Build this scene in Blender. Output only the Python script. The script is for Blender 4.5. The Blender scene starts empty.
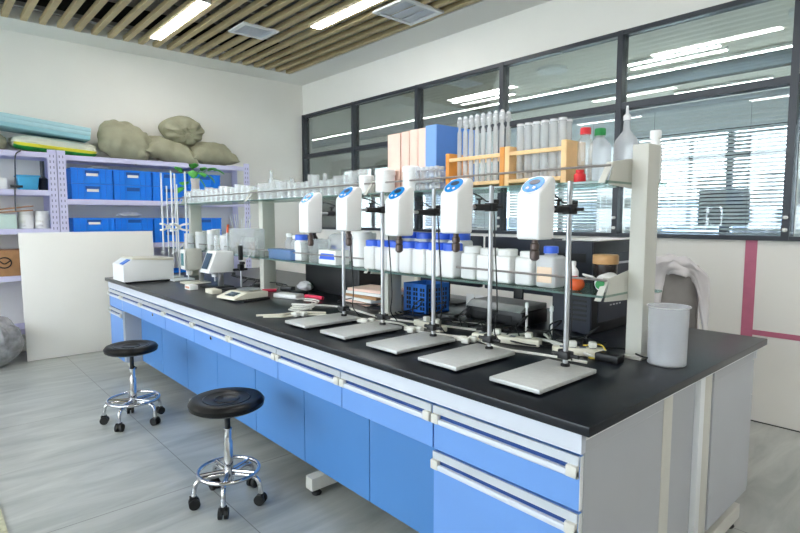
import bpy, bmesh, math, random
from math import sin, cos, pi, radians as R
from mathutils import Vector, Matrix, noise

rnd = random.Random(7)
sc = bpy.context.scene
COL = sc.collection

# ------------------------------------------------------------------ materials
def lin(c):
    return tuple((v/12.92 if v <= 0.04045 else ((v+0.055)/1.055)**2.4) for v in (x/255 for x in c)) + (1,)
MATS = {}
def mat(name, rgb, rough=.5, metal=0, spec=.5, noise_amt=0, scale=20, alpha=1, trans=0, emis=0, bump=0, coat=0, sss=0):
    m = bpy.data.materials.new(name); m.use_nodes = True
    nt = m.node_tree; b = nt.nodes['Principled BSDF']
    c = lin(rgb)
    b.inputs['Base Color'].default_value = c
    b.inputs['Roughness'].default_value = rough
    b.inputs['Metallic'].default_value = metal
    b.inputs['Specular IOR Level'].default_value = spec
    b.inputs['Coat Weight'].default_value = coat
    if trans: b.inputs['Transmission Weight'].default_value = trans
    if alpha < 1: b.inputs['Alpha'].default_value = alpha
    if emis:
        b.inputs['Emission Color'].default_value = c; b.inputs['Emission Strength'].default_value = emis
    tc = nt.nodes.new('ShaderNodeTexCoord')
    n = nt.nodes.new('ShaderNodeTexNoise'); n.inputs['Scale'].default_value = scale; n.inputs['Detail'].default_value = 4
    nt.links.new(tc.outputs['Object'], n.inputs['Vector'])
    if noise_amt and not emis:
        r = nt.nodes.new('ShaderNodeValToRGB')
        r.color_ramp.elements[0].position = .3; r.color_ramp.elements[1].position = .7
        r.color_ramp.elements[0].color = tuple(max(0, v*(1-noise_amt)) for v in c[:3])+(1,)
        r.color_ramp.elements[1].color = tuple(min(1, v*(1+noise_amt)) for v in c[:3])+(1,)
        nt.links.new(n.outputs['Fac'], r.inputs['Fac']); nt.links.new(r.outputs['Color'], b.inputs['Base Color'])
    if bump:
        bp = nt.nodes.new('ShaderNodeBump'); bp.inputs['Strength'].default_value = bump; bp.inputs['Distance'].default_value = .01
        nt.links.new(n.outputs['Fac'], bp.inputs['Height']); nt.links.new(bp.outputs['Normal'], b.inputs['Normal'])
    MATS[name] = m
    return m

def glass(name, tint=(235, 245, 245), milky=.08, milk=(235, 240, 245), gloss=.12, rough=.02):
    m = bpy.data.materials.new(name); m.use_nodes = True
    nt = m.node_tree; nt.nodes.clear()
    out = nt.nodes.new('ShaderNodeOutputMaterial')
    tr = nt.nodes.new('ShaderNodeBsdfTransparent'); tr.inputs['Color'].default_value = lin(tint)
    gl = nt.nodes.new('ShaderNodeBsdfGlossy'); gl.inputs['Roughness'].default_value = rough
    di = nt.nodes.new('ShaderNodeBsdfPrincipled'); di.inputs['Base Color'].default_value = lin(milk); di.inputs['Roughness'].default_value = .4
    lw = nt.nodes.new('ShaderNodeLayerWeight'); lw.inputs['Blend'].default_value = .35
    mr = nt.nodes.new('ShaderNodeMapRange'); mr.inputs['To Min'].default_value = gloss*.35; mr.inputs['To Max'].default_value = min(.9, gloss*4)
    nt.links.new(lw.outputs['Fresnel'], mr.inputs['Value'])
    m1 = nt.nodes.new('ShaderNodeMixShader'); m1.inputs[0].default_value = milky
    tl = nt.nodes.new('ShaderNodeBsdfTranslucent'); tl.inputs['Color'].default_value = lin(milk)
    mm = nt.nodes.new('ShaderNodeMixShader'); mm.inputs[0].default_value = .5
    nt.links.new(di.outputs[0], mm.inputs[1]); nt.links.new(tl.outputs[0], mm.inputs[2])
    nt.links.new(tr.outputs[0], m1.inputs[1]); nt.links.new(mm.outputs[0], m1.inputs[2])
    m2 = nt.nodes.new('ShaderNodeMixShader')
    nt.links.new(mr.outputs[0], m2.inputs[0]); nt.links.new(m1.outputs[0], m2.inputs[1]); nt.links.new(gl.outputs[0], m2.inputs[2])
    nt.links.new(m2.outputs[0], out.inputs['Surface'])
    MATS[name] = m
    return m

mat('wall', (240, 238, 232), .85, noise_amt=.012, scale=3)
mat('soffit', (234, 234, 230), .8, noise_amt=.01, scale=3)
mat('concrete', (84, 84, 84), .9, noise_amt=.15, scale=5)
mat('slat', (190, 171, 130), .55, noise_amt=.07, scale=8)
mat('lamp', (255, 255, 255), emis=14)
mat('lamp_far', (255, 255, 250), emis=14)
mat('white_metal', (232, 234, 236), .4, noise_amt=.01, scale=5)
mat('white_plastic', (238, 239, 238), .35, noise_amt=.01, scale=5)
mat('head_plastic', (240, 241, 240), .3, coat=.2, noise_amt=.008, scale=5)
mat('beige_plastic', (210, 208, 200), .45, noise_amt=.02)
mat('cream_plastic', (226, 222, 205), .4, noise_amt=.02)
mat('grey_post', (200, 199, 190), .45, noise_amt=.015, scale=6)
mat('panel_grey', (182, 184, 190), .45, noise_amt=.02, scale=4)
mat('blue_front', (108, 154, 220), .38, noise_amt=.02, scale=3)
mat('groove_blue', (18, 62, 130), .4)
mat('blue_panel', (76, 130, 192), .4, noise_amt=.03, scale=3)
mat('rail_steel', (150, 144, 142), .35, metal=.5)
mat('rail_white', (206, 211, 222), .45, noise_amt=.01)
mat('alu', (214, 219, 226), .3, metal=.55, noise_amt=.02)
mat('dark_gap', (30, 34, 40), .6, noise_amt=.1)
mat('steel', (190, 192, 196), .32, metal=.9, noise_amt=.03)
mat('chrome', (215, 215, 218), .12, metal=1, noise_amt=.02)
mat('plate', (206, 208, 206), .35, metal=.25, noise_amt=.05, scale=60)
mat('black_rubber', (18, 18, 20), .55, noise_amt=.1)
mat('black_vinyl', (9, 10, 12), .33, spec=.3, coat=0, noise_amt=.1, scale=30)
mat('black_plastic', (24, 25, 28), .45, noise_amt=.1)
mat('navy_plastic', (32, 38, 52), .5, noise_amt=.06)
mat('frame_dark', (46, 51, 60), .4, noise_amt=.05)
mat('pink_tape', (196, 112, 138), .6, noise_amt=.04)
mat('lavender', (208, 206, 236), .45, noise_amt=.015)
mat('lav_hole', (120, 118, 150), .6)
mat('crate_blue', (22, 130, 236), .4, noise_amt=.04, scale=10)
mat('basket_blue', (40, 110, 200), .45, noise_amt=.05)
mat('crate_dark', (20, 80, 160), .45, noise_amt=.05)
mat('lid_blue', (60, 106, 226), .4, noise_amt=.03)
mat('tub_cyan', (70, 170, 215), .35, noise_amt=.05)
mat('panel_blue', (20, 135, 215), .25, noise_amt=.03)
mat('screen', (50, 70, 90), .2, noise_amt=.05)
mat('teal', (70, 130, 140), .3, noise_amt=.1)
mat('chuck', (92, 80, 76), .38, metal=.6, noise_amt=.1, scale=80)
mat('paper', (240, 240, 238), .8, noise_amt=.01)
mat('label_ink', (120, 125, 135), .8)
mat('pink_card', (246, 212, 196), .7, noise_amt=.02)
mat('pink_dark', (206, 148, 122), .7, noise_amt=.03)
mat('folder_blue', (78, 132, 214), .45, noise_amt=.02)
mat('folder_side', (126, 168, 228), .6, noise_amt=.02)
mat('orange_wood', (222, 148, 62), .5, noise_amt=.12, scale=14)
mat('pale_wood', (240, 200, 145), .5, noise_amt=.08, scale=14)
mat('tan_cap', (206, 160, 108), .5, noise_amt=.05)
mat('dark_jar', (40, 34, 34), .25)
mat('orange_ball', (226, 98, 48), .5, noise_amt=.06)
mat('red_cap', (214, 40, 48), .4)
mat('red_label', (190, 48, 56), .6)
mat('green_cap', (30, 140, 70), .4)
mat('peach_label', (248, 222, 196), .7)
mat('cardboard', (176, 132, 92), .8, noise_amt=.08)
mat('pale_green', (200, 222, 214), .6, noise_amt=.03)
mat('foam_blue', (176, 214, 222), .6, noise_amt=.03)
mat('foam_edge', (150, 200, 212), .6, noise_amt=.03)
mat('olive', (156, 154, 130), .75, noise_amt=.1, scale=7, bump=1.0)
mat('sack_white', (222, 222, 205), .7, noise_amt=.06, scale=9)
mat('sack_green', (30, 150, 60), .6, noise_amt=.1)
mat('sack_yellow', (230, 220, 60), .6)
mat('bag_plastic', (150, 150, 152), .25, noise_amt=.35, scale=14, bump=1)
mat('leaf', (70, 160, 60), .5, noise_amt=.2)
mat('pot', (226, 214, 212), .5, noise_amt=.03)
mat('cloth', (208, 204, 206), .9, noise_amt=.04, scale=12, bump=.3)
mat('chair_grey', (150, 145, 142), .8, noise_amt=.05)
mat('red_plastic', (216, 50, 84), .45)
mat('cable_white', (222, 222, 214), .5)
mat('cable_yellow', (214, 190, 70), .5)
mat('duct', (150, 152, 152), .45, metal=.5, noise_amt=.1)
mat('floor2', (170, 172, 172), .5, noise_amt=.05)
mat('building', (150, 165, 185), .9, noise_amt=.1, scale=.7)
mat('beam_blue', (84, 98, 112), .8)
mat('ground', (165, 172, 170), .9, noise_amt=.1)
mat('dark_box', (14, 15, 18), .5)
mat('rug', (176, 176, 150), .9, noise_amt=.2, scale=40)
glass('glassware', (251, 252, 252), .25, (250, 251, 252), .09)
glass('tube_glass', (252, 253, 253), .36, (252, 253, 254), .07)
glass('pane', (236, 242, 240), .05, (200, 205, 205), .2, .01)
glass('pane_clear', (235, 240, 242), .01, (220, 225, 225), .1, .01)
glass('shelf_glass', (206, 230, 222), .24, (200, 228, 220), .16)
glass('edge_glass', (120, 165, 155), .6, (150, 186, 178), .1)
glass('poly', (252, 252, 253), .34, (246, 248, 252), .05, .3)
glass('poly_dense', (246, 248, 250), .9, (248, 249, 251), .08, .4)
glass('blind', (255, 255, 255), 1.0, (236, 240, 240), .02, .3)
glass('blue_clear', (205, 225, 250), .5, (150, 195, 246), .12, .1)

# table top: dark resin with a faint grain
m = mat('worktop', (14, 19, 28), .30, spec=.4, noise_amt=.25, scale=30)
# floor tiles
def floor_mat():
    m = bpy.data.materials.new('floor_tiles'); m.use_nodes = True
    nt = m.node_tree; N = nt.nodes; L = nt.links; b = N['Principled BSDF']
    tc = N.new('ShaderNodeTexCoord')
    mp = N.new('ShaderNodeMapping'); mp.inputs['Scale'].default_value = (.55, 2.6, 1)
    L.new(tc.outputs['Object'], mp.inputs['Vector'])
    n1 = N.new('ShaderNodeTexNoise'); n1.inputs['Scale'].default_value = 2.6; n1.inputs['Detail'].default_value = 7; n1.inputs['Roughness'].default_value = .6; n1.inputs['Distortion'].default_value = .6
    L.new(mp.outputs[0], n1.inputs['Vector'])
    r = N.new('ShaderNodeValToRGB')
    r.color_ramp.elements[0].position = .3; r.color_ramp.elements[0].color = lin((146, 150, 147))
    r.color_ramp.elements[1].position = .72; r.color_ramp.elements[1].color = lin((190, 193, 188))
    L.new(n1.outputs['Fac'], r.inputs['Fac'])
    sep = N.new('ShaderNodeSeparateXYZ'); L.new(tc.outputs['Object'], sep.inputs[0])
    def seam(out, off, size):
        a = N.new('ShaderNodeMath'); a.operation = 'SUBTRACT'; L.new(out, a.inputs[0]); a.inputs[1].default_value = off
        p = N.new('ShaderNodeMath'); p.operation = 'PINGPONG'; L.new(a.outputs[0], p.inputs[0]); p.inputs[1].default_value = size/2
        g = N.new('ShaderNodeMath'); g.operation = 'LESS_THAN'; L.new(p.outputs[0], g.inputs[0]); g.inputs[1].default_value = .0022
        return g
    g1 = seam(sep.outputs['X'], 1.055, 1.6); g2 = seam(sep.outputs['Y'], 2.73, 1.6)
    mx = N.new('ShaderNodeMath'); mx.operation = 'MAXIMUM'; L.new(g1.outputs[0], mx.inputs[0]); L.new(g2.outputs[0], mx.inputs[1])
    mix = N.new('ShaderNodeMix'); mix.data_type = 'RGBA'
    L.new(mx.outputs[0], mix.inputs['Factor']); L.new(r.outputs[0], mix.inputs['A']); mix.inputs['B'].default_value = lin((112, 112, 108))
    L.new(mix.outputs['Result'], b.inputs['Base Color'])
    b.inputs['Roughness'].default_value = .3
    MATS['floor_tiles'] = m
floor_mat()

# ------------------------------------------------------------------ mesh helper
class MB:
    def __init__(s): s.bm = bmesh.new(); s.cur = 0
    def use(s, k):
        # faces added since the last call take the current material slot
        for f in s.bm.faces:
            if not f.tag: f.material_index = s.cur; f.tag = True
        s.cur = k
        return s
    def box(s, x0, y0, z0, x1, y1, z1, bev=0, rot=0, seg=2):
        r = bmesh.ops.create_cube(s.bm, size=1)
        c = Vector(((x0+x1)/2, (y0+y1)/2, (z0+z1)/2))
        for v in r['verts']:
            p = Vector((v.co.x*(x1-x0), v.co.y*(y1-y0), v.co.z*(z1-z0)))
            if rot: p = Matrix.Rotation(rot, 3, 'Z') @ p
            v.co = c+p
        if bev:
            es = list({e for v in r['verts'] for e in v.link_edges})
            bmesh.ops.bevel(s.bm, geom=es, offset=bev, segments=seg, profile=.5, affect='EDGES')
        return s
    def tube(s, pts, rad, seg=8, closed=False, caps=True):
        pts = [Vector(p) for p in pts]; n = len(pts); rings = []
        rads = rad if isinstance(rad, (list, tuple)) else [rad]*n
        up = None
        for i, p in enumerate(pts):
            a = pts[(i-1) % n] if (closed or i > 0) else p
            b = pts[(i+1) % n] if (closed or i < n-1) else p
            t = (b-a).normalized()
            if up is None:
                up = Vector((0, 0, 1)) if abs(t.z) < .9 else Vector((1, 0, 0))
            side = t.cross(up)
            if side.length < 1e-6: side = t.orthogonal()
            side.normalize(); up = side.cross(t).normalized()
            rings.append([s.bm.verts.new(p+(side*cos(2*pi*k/seg)+up*sin(2*pi*k/seg))*rads[i]) for k in range(seg)])
        for i in range(n if closed else n-1):
            A, B = rings[i], rings[(i+1) % n]
            for k in range(seg):
                s.bm.faces.new((A[k], A[(k+1) % seg], B[(k+1) % seg], B[k]))
        if caps and not closed:
            s.bm.faces.new(rings[0][::-1]); s.bm.faces.new(rings[-1])
        return s
    def cyl(s, p, q, r, r2=None, seg=20):
        return s.tube([p, q], [r, r if r2 is None else r2], seg)
    def lathe(s, prof, c=(0, 0, 0), seg=20, caps=True):
        c = Vector(c); rings = []
        for r, z in prof:
            if r < 1e-5: rings.append([s.bm.verts.new(c+Vector((0, 0, z)))])
            else: rings.append([s.bm.verts.new(c+Vector((r*cos(2*pi*k/seg), r*sin(2*pi*k/seg), z))) for k in range(seg)])
        for A, B in zip(rings, rings[1:]):
            if len(A) == 1 and len(B) == 1: continue
            for k in range(seg):
                j = (k+1) % seg
                if len(A) == 1: s.bm.faces.new((A[0], B[j], B[k]))
                elif len(B) == 1: s.bm.faces.new((A[k], A[j], B[0]))
                else: s.bm.faces.new((A[k], A[j], B[j], B[k]))
        if caps:
            if len(rings[0]) > 1: s.bm.faces.new(rings[0][::-1])
            if len(rings[-1]) > 1: s.bm.faces.new(rings[-1])
        return s
    def prism(s, poly, axis, a, b, bev=0):
        # poly in the two other axes, extruded along axis from a to b
        def P(u, v, w):
            return {'x': (w, u, v), 'y': (u, w, v), 'z': (u, v, w)}[axis]
        A = [s.bm.verts.new(P(u, v, a)) for u, v in poly]; B = [s.bm.verts.new(P(u, v, b)) for u, v in poly]
        n = len(poly); fs = [s.bm.faces.new(A), s.bm.faces.new(B[::-1])]
        for i in range(n): fs.append(s.bm.faces.new((A[i], B[i], B[(i+1) % n], A[(i+1) % n])))
        bmesh.ops.recalc_face_normals(s.bm, faces=fs)
        if bev:
            es = list({e for f in fs for e in f.edges})
            bmesh.ops.bevel(s.bm, geom=es, offset=bev, segments=3, profile=.5, affect='EDGES')
        return s
    def grid(s, fn, nu, nv, closeu=False):
        V = [[s.bm.verts.new(fn(i/(nu-1 if not closeu else nu), j/(nv-1))) for j in range(nv)] for i in range(nu)]
        for i in range(nu if closeu else nu-1):
            for j in range(nv-1):
                a = V[i]; b = V[(i+1) % nu]
                s.bm.faces.new((a[j], b[j], b[j+1], a[j+1]))
        return s
    def build(s, name, m, parent=None, smooth=True, solid=0):
        s.use(0)
        bmesh.ops.recalc_face_normals(s.bm, faces=s.bm.faces)
        me = bpy.data.meshes.new(name); s.bm.to_mesh(me); s.bm.free()
        for q in ([m] if isinstance(m, str) else m): me.materials.append(MATS[q])
        if smooth:
            me.polygons.foreach_set('use_smooth', [True]*len(me.polygons))
            try: me.set_sharp_from_angle(angle=R(38))
            except Exception: pass
        o = bpy.data.objects.new(name, me); COL.objects.link(o)
        if parent: o.parent = parent
        if solid:
            md = o.modifiers.new('solid', 'SOLIDIFY'); md.thickness = solid; md.offset = 0
        return o

def thing(name, label, cat, loc=(0, 0, 0), rz=0, group=None):
    o = bpy.data.objects.new(name, None); COL.objects.link(o)
    o.location = loc; o.rotation_euler = (0, 0, rz); o.empty_display_size = .05
    return tag(o, label, cat, group)
def tag(o, label, cat, group=None, kind=None):
    o['label'] = label; o['category'] = cat
    if group: o['group'] = group
    if kind: o['kind'] = kind
    return o
def struct(o, label=None):
    o['kind'] = 'structure'
    if label: o['label'] = label
    return o
def dup(root, loc, rz=None, label=None, group=None):
    r = root.copy(); COL.objects.link(r); r.location = loc
    if rz is not None: r.rotation_euler = (0, 0, rz)
    if label: r['label'] = label
    if group: r['group'] = group
    for ch in list(root.children):
        c = ch.copy(); COL.objects.link(c); c.parent = r
        for g in list(ch.children):
            d = g.copy(); COL.objects.link(d); d.parent = c
    return r
def plab(o, l): o['label'] = l; return o
def bez(pts, n=24):
    # Catmull-Rom through points
    P = [Vector(p) for p in pts]; P = [P[0]*2-P[1]] + P + [P[-1]*2-P[-2]]; out = []
    segs = len(P)-3; k = max(2, n//segs)
    for i in range(segs):
        a, b, c, d = P[i:i+4]
        for j in range(k):
            t = j/k
            out.append(.5*((2*b)+(c-a)*t+(2*a-5*b+4*c-d)*t*t+(3*b-a-3*c+d)*t**3))
    out.append(P[-2]); return out

# ------------------------------------------------------------------ camera
cam = bpy.data.cameras.new('camera'); co = bpy.data.objects.new('camera', cam); COL.objects.link(co)
cam.sensor_width = 36; cam.lens = 541.3*36/800; cam.clip_start = .05
co.location = (0, 0, 1.38); co.rotation_euler = (R(90-5.06), 0, -R(41.79))
sc.camera = co

# ------------------------------------------------------------------ room shell
XW, YW = 4.2, 6.77; XL, YF = -3.4, -3.2; ZC = 3.25; ZS = 3.95
struct(MB().box(XL-.15, YF-.15, -.12, XW, YW+.15, 0).build('floor', 'floor_tiles', smooth=False))
struct(MB().box(XL-.15, YF-.15, ZS, XW+.15, YW+.15, ZS+.15).build('ceiling', 'concrete', smooth=False))
struct(MB().box(XL-.15, YW, 0, XW+.15, YW+.15, ZS).build('wall_back', 'wall', smooth=False))
struct(MB().box(XL-.15, YF-.15, 0, XW+.15, YF, ZS).build('wall_front', 'wall', smooth=False))
# soffit borders
struct(MB().box(XL, 6.35, ZC, XW, YW, ZC+.1).box(XL, 6.35, ZC+.1, XW, 6.39, ZS).build('trim_1', 'soffit', smooth=False))
struct(MB().box(3.77, YF, ZC, XW, 6.35, ZC+.1).box(3.77, YF, ZC+.1, 3.81, 6.35, ZS).build('trim_2', 'soffit', smooth=False))
struct(MB().box(XL, YW-.012, 0, XW, YW, .09).build('baseboard_back', 'beige_plastic', smooth=False))
# left wall with tall windows (daylight side, behind the camera's left shoulder)
w = MB(); w.box(XL-.15, YF, 0, XL, YW, .8).box(XL-.15, YF, 3.05, XL, YW, ZS)
WY = [(YF, -.3), (1.5, 1.8), (3.4, 3.7), (5.1, 5.4), (6.5, YW)]
for a, b in WY: w.box(XL-.15, a, .8, XL, b, 3.05)
struct(w.build('wall_left', 'wall', smooth=False))
for k in range(4):
    y0 = WY[k][1]; y1 = WY[k+1][0]
    f = MB()
    f.box(XL-.1, y0, .8, XL-.04, y1, .86).box(XL-.1, y0, 2.99, XL-.04, y1, 3.05)
    for y in (y0, (y0+y1)/2-.03, y1-.06): f.box(XL-.1, y, .86, XL-.04, y+.06, 2.99)
    f = struct(f.build('window_%d' % (k+11), 'frame_dark', smooth=False))
    MB().box(XL-.075, y0, .86, XL-.069, y1, 2.99).build('window_pane', 'pane_clear', f, smooth=False)
# right wall: solid under and over the window band
ZB, ZT = 1.235, 2.835
w = MB().box(XW, YF, 0, XW+.12, YW, ZB).box(XW, YF, ZT, XW+.12, YW, ZS)
struct(w.build('wall_right', 'wall', smooth=False))
ys = [YF+.0, -.2, .952, 2.1, 3.25, 4.41, 5.575, 6.74]
struct(MB().box(XW, 6.765, ZB, XW+.12, YW, ZT).build('wall_right_pier', 'wall', smooth=False))
# window bays
for k in range(len(ys)-1):
    y0, y1 = ys[k], ys[k+1]
    f = MB(); t = .022
    f.box(XW-.02, y0, ZB, XW+.07, y1, ZB+.03).box(XW-.02, y0, ZT-.035, XW+.07, y1, ZT)
    f.box(XW-.02, y0, 2.232, XW+.07, y1, 2.282)
    f.box(XW-.025, y0-t, ZB, XW+.07, y0+t, ZT)
    if k == len(ys)-2: f.box(XW-.025, y1-t, ZB, XW+.07, y1+t, ZT)
    f = struct(f.build('window_%d' % (k+1), 'frame_dark', smooth=False))
    MB().box(XW+.02, y0+t, 2.282, XW+.026, y1-t, ZT-.035).build('upper_pane', 'pane', f, smooth=False)
    MB().box(XW+.02, y0+t, ZB+.03, XW+.026, y1-t, 2.232).build('lower_pane', 'pane' if k > 4 else 'pane_clear', f, smooth=False)
    if k in (0, 1, 2, 3, 4):
        for dz in (.06, .14): plab(MB().lathe([(0, 0), (.012, .002), (.016, .012), (.012, .022), (0, .024)], (XW-.035, y0, ZB+dz)).build('blind_knob', 'white_plastic', f), 'white knob')
# venetian blinds behind the panes
def blind(y0, y1, lab, tilt=48):
    t = thing('venetian_blind', lab, 'blind', (XW+.09, 0, 0), 0, 'venetian blinds in the partition windows')
    s = MB(); z = 2.18; n = 0
    while z > ZB+.05:
        s.box(-.0145, y0, z-.0008, .0145, y1, z+.0008)
        for v in s.bm.verts[-8:]: pass
        z -= .0265; n += 1
    # tilt each slat
    s.bm.verts.ensure_lookup_table()
    vs = s.bm.verts
    for i in range(0, len(vs), 8):
        zc = sum(vs[i+k].co.z for k in range(8))/8
        for k in range(8):
            v = vs[i+k]; p = Matrix.Rotation(R(tilt), 3, 'Y') @ Vector((v.co.x, 0, v.co.z-zc)); v.co.x = p.x; v.co.z = zc+p.z
    s.build('slats', 'blind', t, smooth=False)
    MB().box(-.018, y0, 2.19, .018, y1, 2.225, .004).build('head_rail', 'white_metal', t)
    MB().box(-.014, y0, ZB+.032, .014, y1, ZB+.048, .003).build('bottom_rail', 'white_metal', t)
    for f in (.2, .8):
        y = y0+(y1-y0)*f
        MB().cyl((-.014, y, ZB+.04), (-.014, y, 2.2), .0012, seg=5).build('cord', 'label_ink', t)
blind(-.16, .92, 'white venetian blind in the right-hand bay beyond the frame edge')
blind(.99, 2.07, 'white venetian blind in the rightmost large window above the pink tape', 33)
blind(2.14, 3.22, 'white venetian blind behind the two wooden tube racks')
blind(3.29, 4.38, 'white venetian blind behind the blue folder and the glass tubes')
# pink tape on the partition
tag(MB().box(XW-.003, 1.106, .0, XW, 1.176, ZB).build('pink_tape_strip', 'pink_tape', smooth=False), 'vertical pink tape strip on the white wall below the window', 'tape')
tag(MB().box(XW-.003, -1.5, .595, XW, 1.106, .63).build('pink_tape_strip', 'pink_tape', smooth=False), 'horizontal pink tape strip on the white wall beside the bench', 'tape')
struct(MB().box(XW-.006, YF, 0, XW, YW, .006).build('baseboard_right', 'dark_gap', smooth=False))

# ------------------------------------------------------------------ room beyond the partition
XO = 9.0
struct(MB().box(XW, -3.2, -.12, XO+.15, 13, 0).build('floor_next_room', 'floor2', smooth=False))
struct(MB().box(XW+.12, -3.2, 3.0, XO+.15, 13, 3.15).build('ceiling_next_room', 'wall', smooth=False))
struct(MB().box(XW+.12, 13, 0, XO+.15, 13.15, 3).box(XW+.12, -3.35, 0, XO+.15, -3.2, 3).build('wall_next_room_ends', 'wall', smooth=False))
struct(MB().box(XW, YW, 0, XW+.12, 13, 3.15).build('wall_next_room_near', 'wall', smooth=False))
w = MB().box(XO, -3.2, 0, XO+.15, 13, 1.0).box(XO, -3.2, 2.75, XO+.15, 13, 3.0)
yy = [(-3.2, -1.2), (1.45, 1.95), (4.25, 4.8), (7.0, 7.6), (9.8, 10.4), (12.6, 13)]
for a, b in yy: w.box(XO, a, 1.0, XO+.15, b, 2.75)
struct(w.build('wall_next_room_far', 'wall', smooth=False))
for k, (a, b) in enumerate(zip([p[1] for p in yy[:-1]], [p[0] for p in yy[1:]])):
    f = MB().box(XO+.03, a, 1.0, XO+.1, b, 1.06).box(XO+.03, a, 2.69, XO+.1, b, 2.75).box(XO+.03, a, 2.3, XO+.1, b, 2.36)
    m_ = a+(b-a)*.35
    for y in (a, m_, b-.07): f.box(XO+.03, y, 1.06, XO+.1, y+.08, 2.69)
    f = struct(f.build('window_%d' % (k+21), 'frame_dark', smooth=False))
    MB().box(XO+.06, a, 1.06, XO+.066, b, 2.69).build('window_pane', 'pane_clear', f, smooth=False)
# beam and fittings
struct(MB().box(6.3, -3.2, 2.86, 6.42, 13, 3.0).build('trim_3', 'beam_blue', smooth=False))
def next_lamp(x, y0, y1, z, lab, wdt=.022):
    z = 2.965
    t = thing('linear_light', lab, 'light', (x, (y0+y1)/2, z), 0, 'linear lights beyond the partition glass')
    l = (y1-y0)/2
    MB().box(-wdt-.01, -l, 0, wdt+.01, l, .03, .003).build('housing', 'white_metal', t)
    plab(MB().box(-wdt, -l+.01, -.006, wdt, l-.01, .001).build('diffuser', 'lamp_far', t), 'glowing white diffuser')
next_lamp(6.12, .5, 12.5, 2.97, 'very long thin light line running the length of the room beyond', .018)
for x in (5.62, 5.80):
    next_lamp(x, 4.3, 5.2, 2.97, 'short light tube of the pair seen above the blue folder')
    next_lamp(x, 1.86, 2.79, 2.97, 'short light tube of the pair seen above the red capped bottle')
    next_lamp(x+.92, .7, 1.87, 2.97, 'short light tube of the pair at the top right window corner')
next_lamp(7.35, 1.87, 2.95, 2.97, 'single far light tube low in the rightmost upper pane')
for i, y in enumerate((1.1, 3.4, 6.0, 8.6)):
    tag(MB().lathe([(.16, 0), (.16, -.03), (.1, -.04), (0, -.042)], (5.25, y, 3.0), 24).build('ceiling_diffuser', 'white_metal'), 'round white ceiling diffuser in the room beyond the glass', 'ceiling diffuser', 'round diffusers in the room beyond')
# things standing beyond the blinds
t = thing('desk_partition', 'long low grey desk partition standing beyond the blinds', 'partition', (8.3, 4.5, 0))
MB().box(-.03, -5.5, 0, .03, 6.5, 1.12, .005).build('screen_panel', 'panel_grey', t)
MB().box(-.7, -5.5, .7, -.03, 6.5, .74, .005).build('desk_top', 'white_metal', t)
t = thing('display_monitor', 'large dark monitor standing beyond the rightmost blind', 'monitor', (7.93, 2.5, .742))
MB().box(-.02, -.3, .55, .03, .3, 1.02, .008).build('screen', 'navy_plastic', t)
MB().box(0, -.04, 0, .03, .04, .6).box(-.1, -.15, 0, .1, .15, .02, .004).build('stand', 'navy_plastic', t)
t = thing('office_cabinet', 'tall dark cabinet standing beyond the left windows', 'cabinet', (8.5, 12.2, 0))
MB().box(-.25, -.7, 0, .25, .7, 2.1, .01).build('body', 'frame_dark', t)
for y in (-.35, .35): MB().box(-.262, y-.34, .05, -.25, y+.34, 2.05, .003).build('door', 'navy_plastic', t)
# outside
struct(MB().box(-60, -60, -4.2, 80, 80, -4).build('ground_outside', 'ground', smooth=False))
for i, (x, y, w_, d_, h) in enumerate([(30, 6, 5, 6, 5.8), (34, 15, 6, 8, 6.4), (30, 24, 5, 5, 5.4), (36, -2, 7, 6, 5.7)]):
    b = thing('distant_building', ['pale grey low block outside, straight beyond the blinds', 'wider pale grey block outside, second from the right', 'low grey block far outside at the left', 'low grey block far outside at the right'][i], 'building', (x, y, -4))
    MB().box(-d_/2, -w_/2, 0, d_/2, w_/2, h).build('wall', 'building', b, smooth=False)
    for z in range(3): MB().box(-d_/2-.05, -w_/2+.4, .8+z*1.7, -d_/2, w_/2-.4, 1.6+z*1.7).build('ribbon_window', 'frame_dark', b, smooth=False)

# ------------------------------------------------------------------ slatted ceiling
sp = .1493; x = 3.72; n = 0; first = None
while x > XL+.1:
    if first is None:
        first = MB().box(-.027, YF+.02, -.001, .027, 6.35, .045, .002, seg=1).build('ceiling_slat', 'slat', smooth=False)
        tag(first, 'long tan wooden slat of the open ceiling grid', 'ceiling slat', 'tan ceiling slats'); first.location = (x-.0, 0, ZC); o = first
    else:
        o = first.copy(); COL.objects.link(o); o.location = (x, 0, ZC)
    x -= sp; n += 1
# carriers and ducts above
for y in (6.1, 4.6, 3.1, 1.6, .1):
    o = MB().box(XL, -.02, 0, 3.77, .02, .04).build('ceiling_carrier', 'duct', smooth=False); o.location = (0, y, ZC+.046)
    tag(o, 'thin metal carrier rail lying across above the slats', 'ceiling rail', 'carrier rails over the slats')
tag(MB().box(-.6, -2, 3.62, 1.55, 6.0, 3.949, .02).build('air_duct', 'duct'), 'wide flat grey air duct above the left slats', 'duct')
tag(MB().cyl((2.35, -2, 3.6), (2.35, 6.3, 3.6), .07).build('sprinkler_pipe', 'duct'), 'round grey pipe running above the slats beside the small vent', 'pipe')
tag(MB().box(2.62, -2, 3.55, 2.9, 6.3, 3.62).build('cable_tray', 'black_plastic', smooth=False), 'black cable tray running above the slats', 'cable tray')
tag(MB().cyl((3.4, -2, 3.829), (3.4, 6.28, 3.829), .12).build('round_duct', 'duct'), 'thick round duct above the slats near the window wall', 'duct')
for i, y in enumerate((3.0, 3.9, 4.4, 5.1, 5.7)):
    tag(MB().tube(bez([(1.7, y, 3.945), (2.0, y+.1, 3.55), (2.35, y, 3.5), (2.75, y+.15, 3.5), (3.1, y, 3.945)]), .028).build('flexible_conduit', 'duct'), 'silver flexible conduit looping above the slats', 'conduit', 'flexible conduits above the slats')
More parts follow.
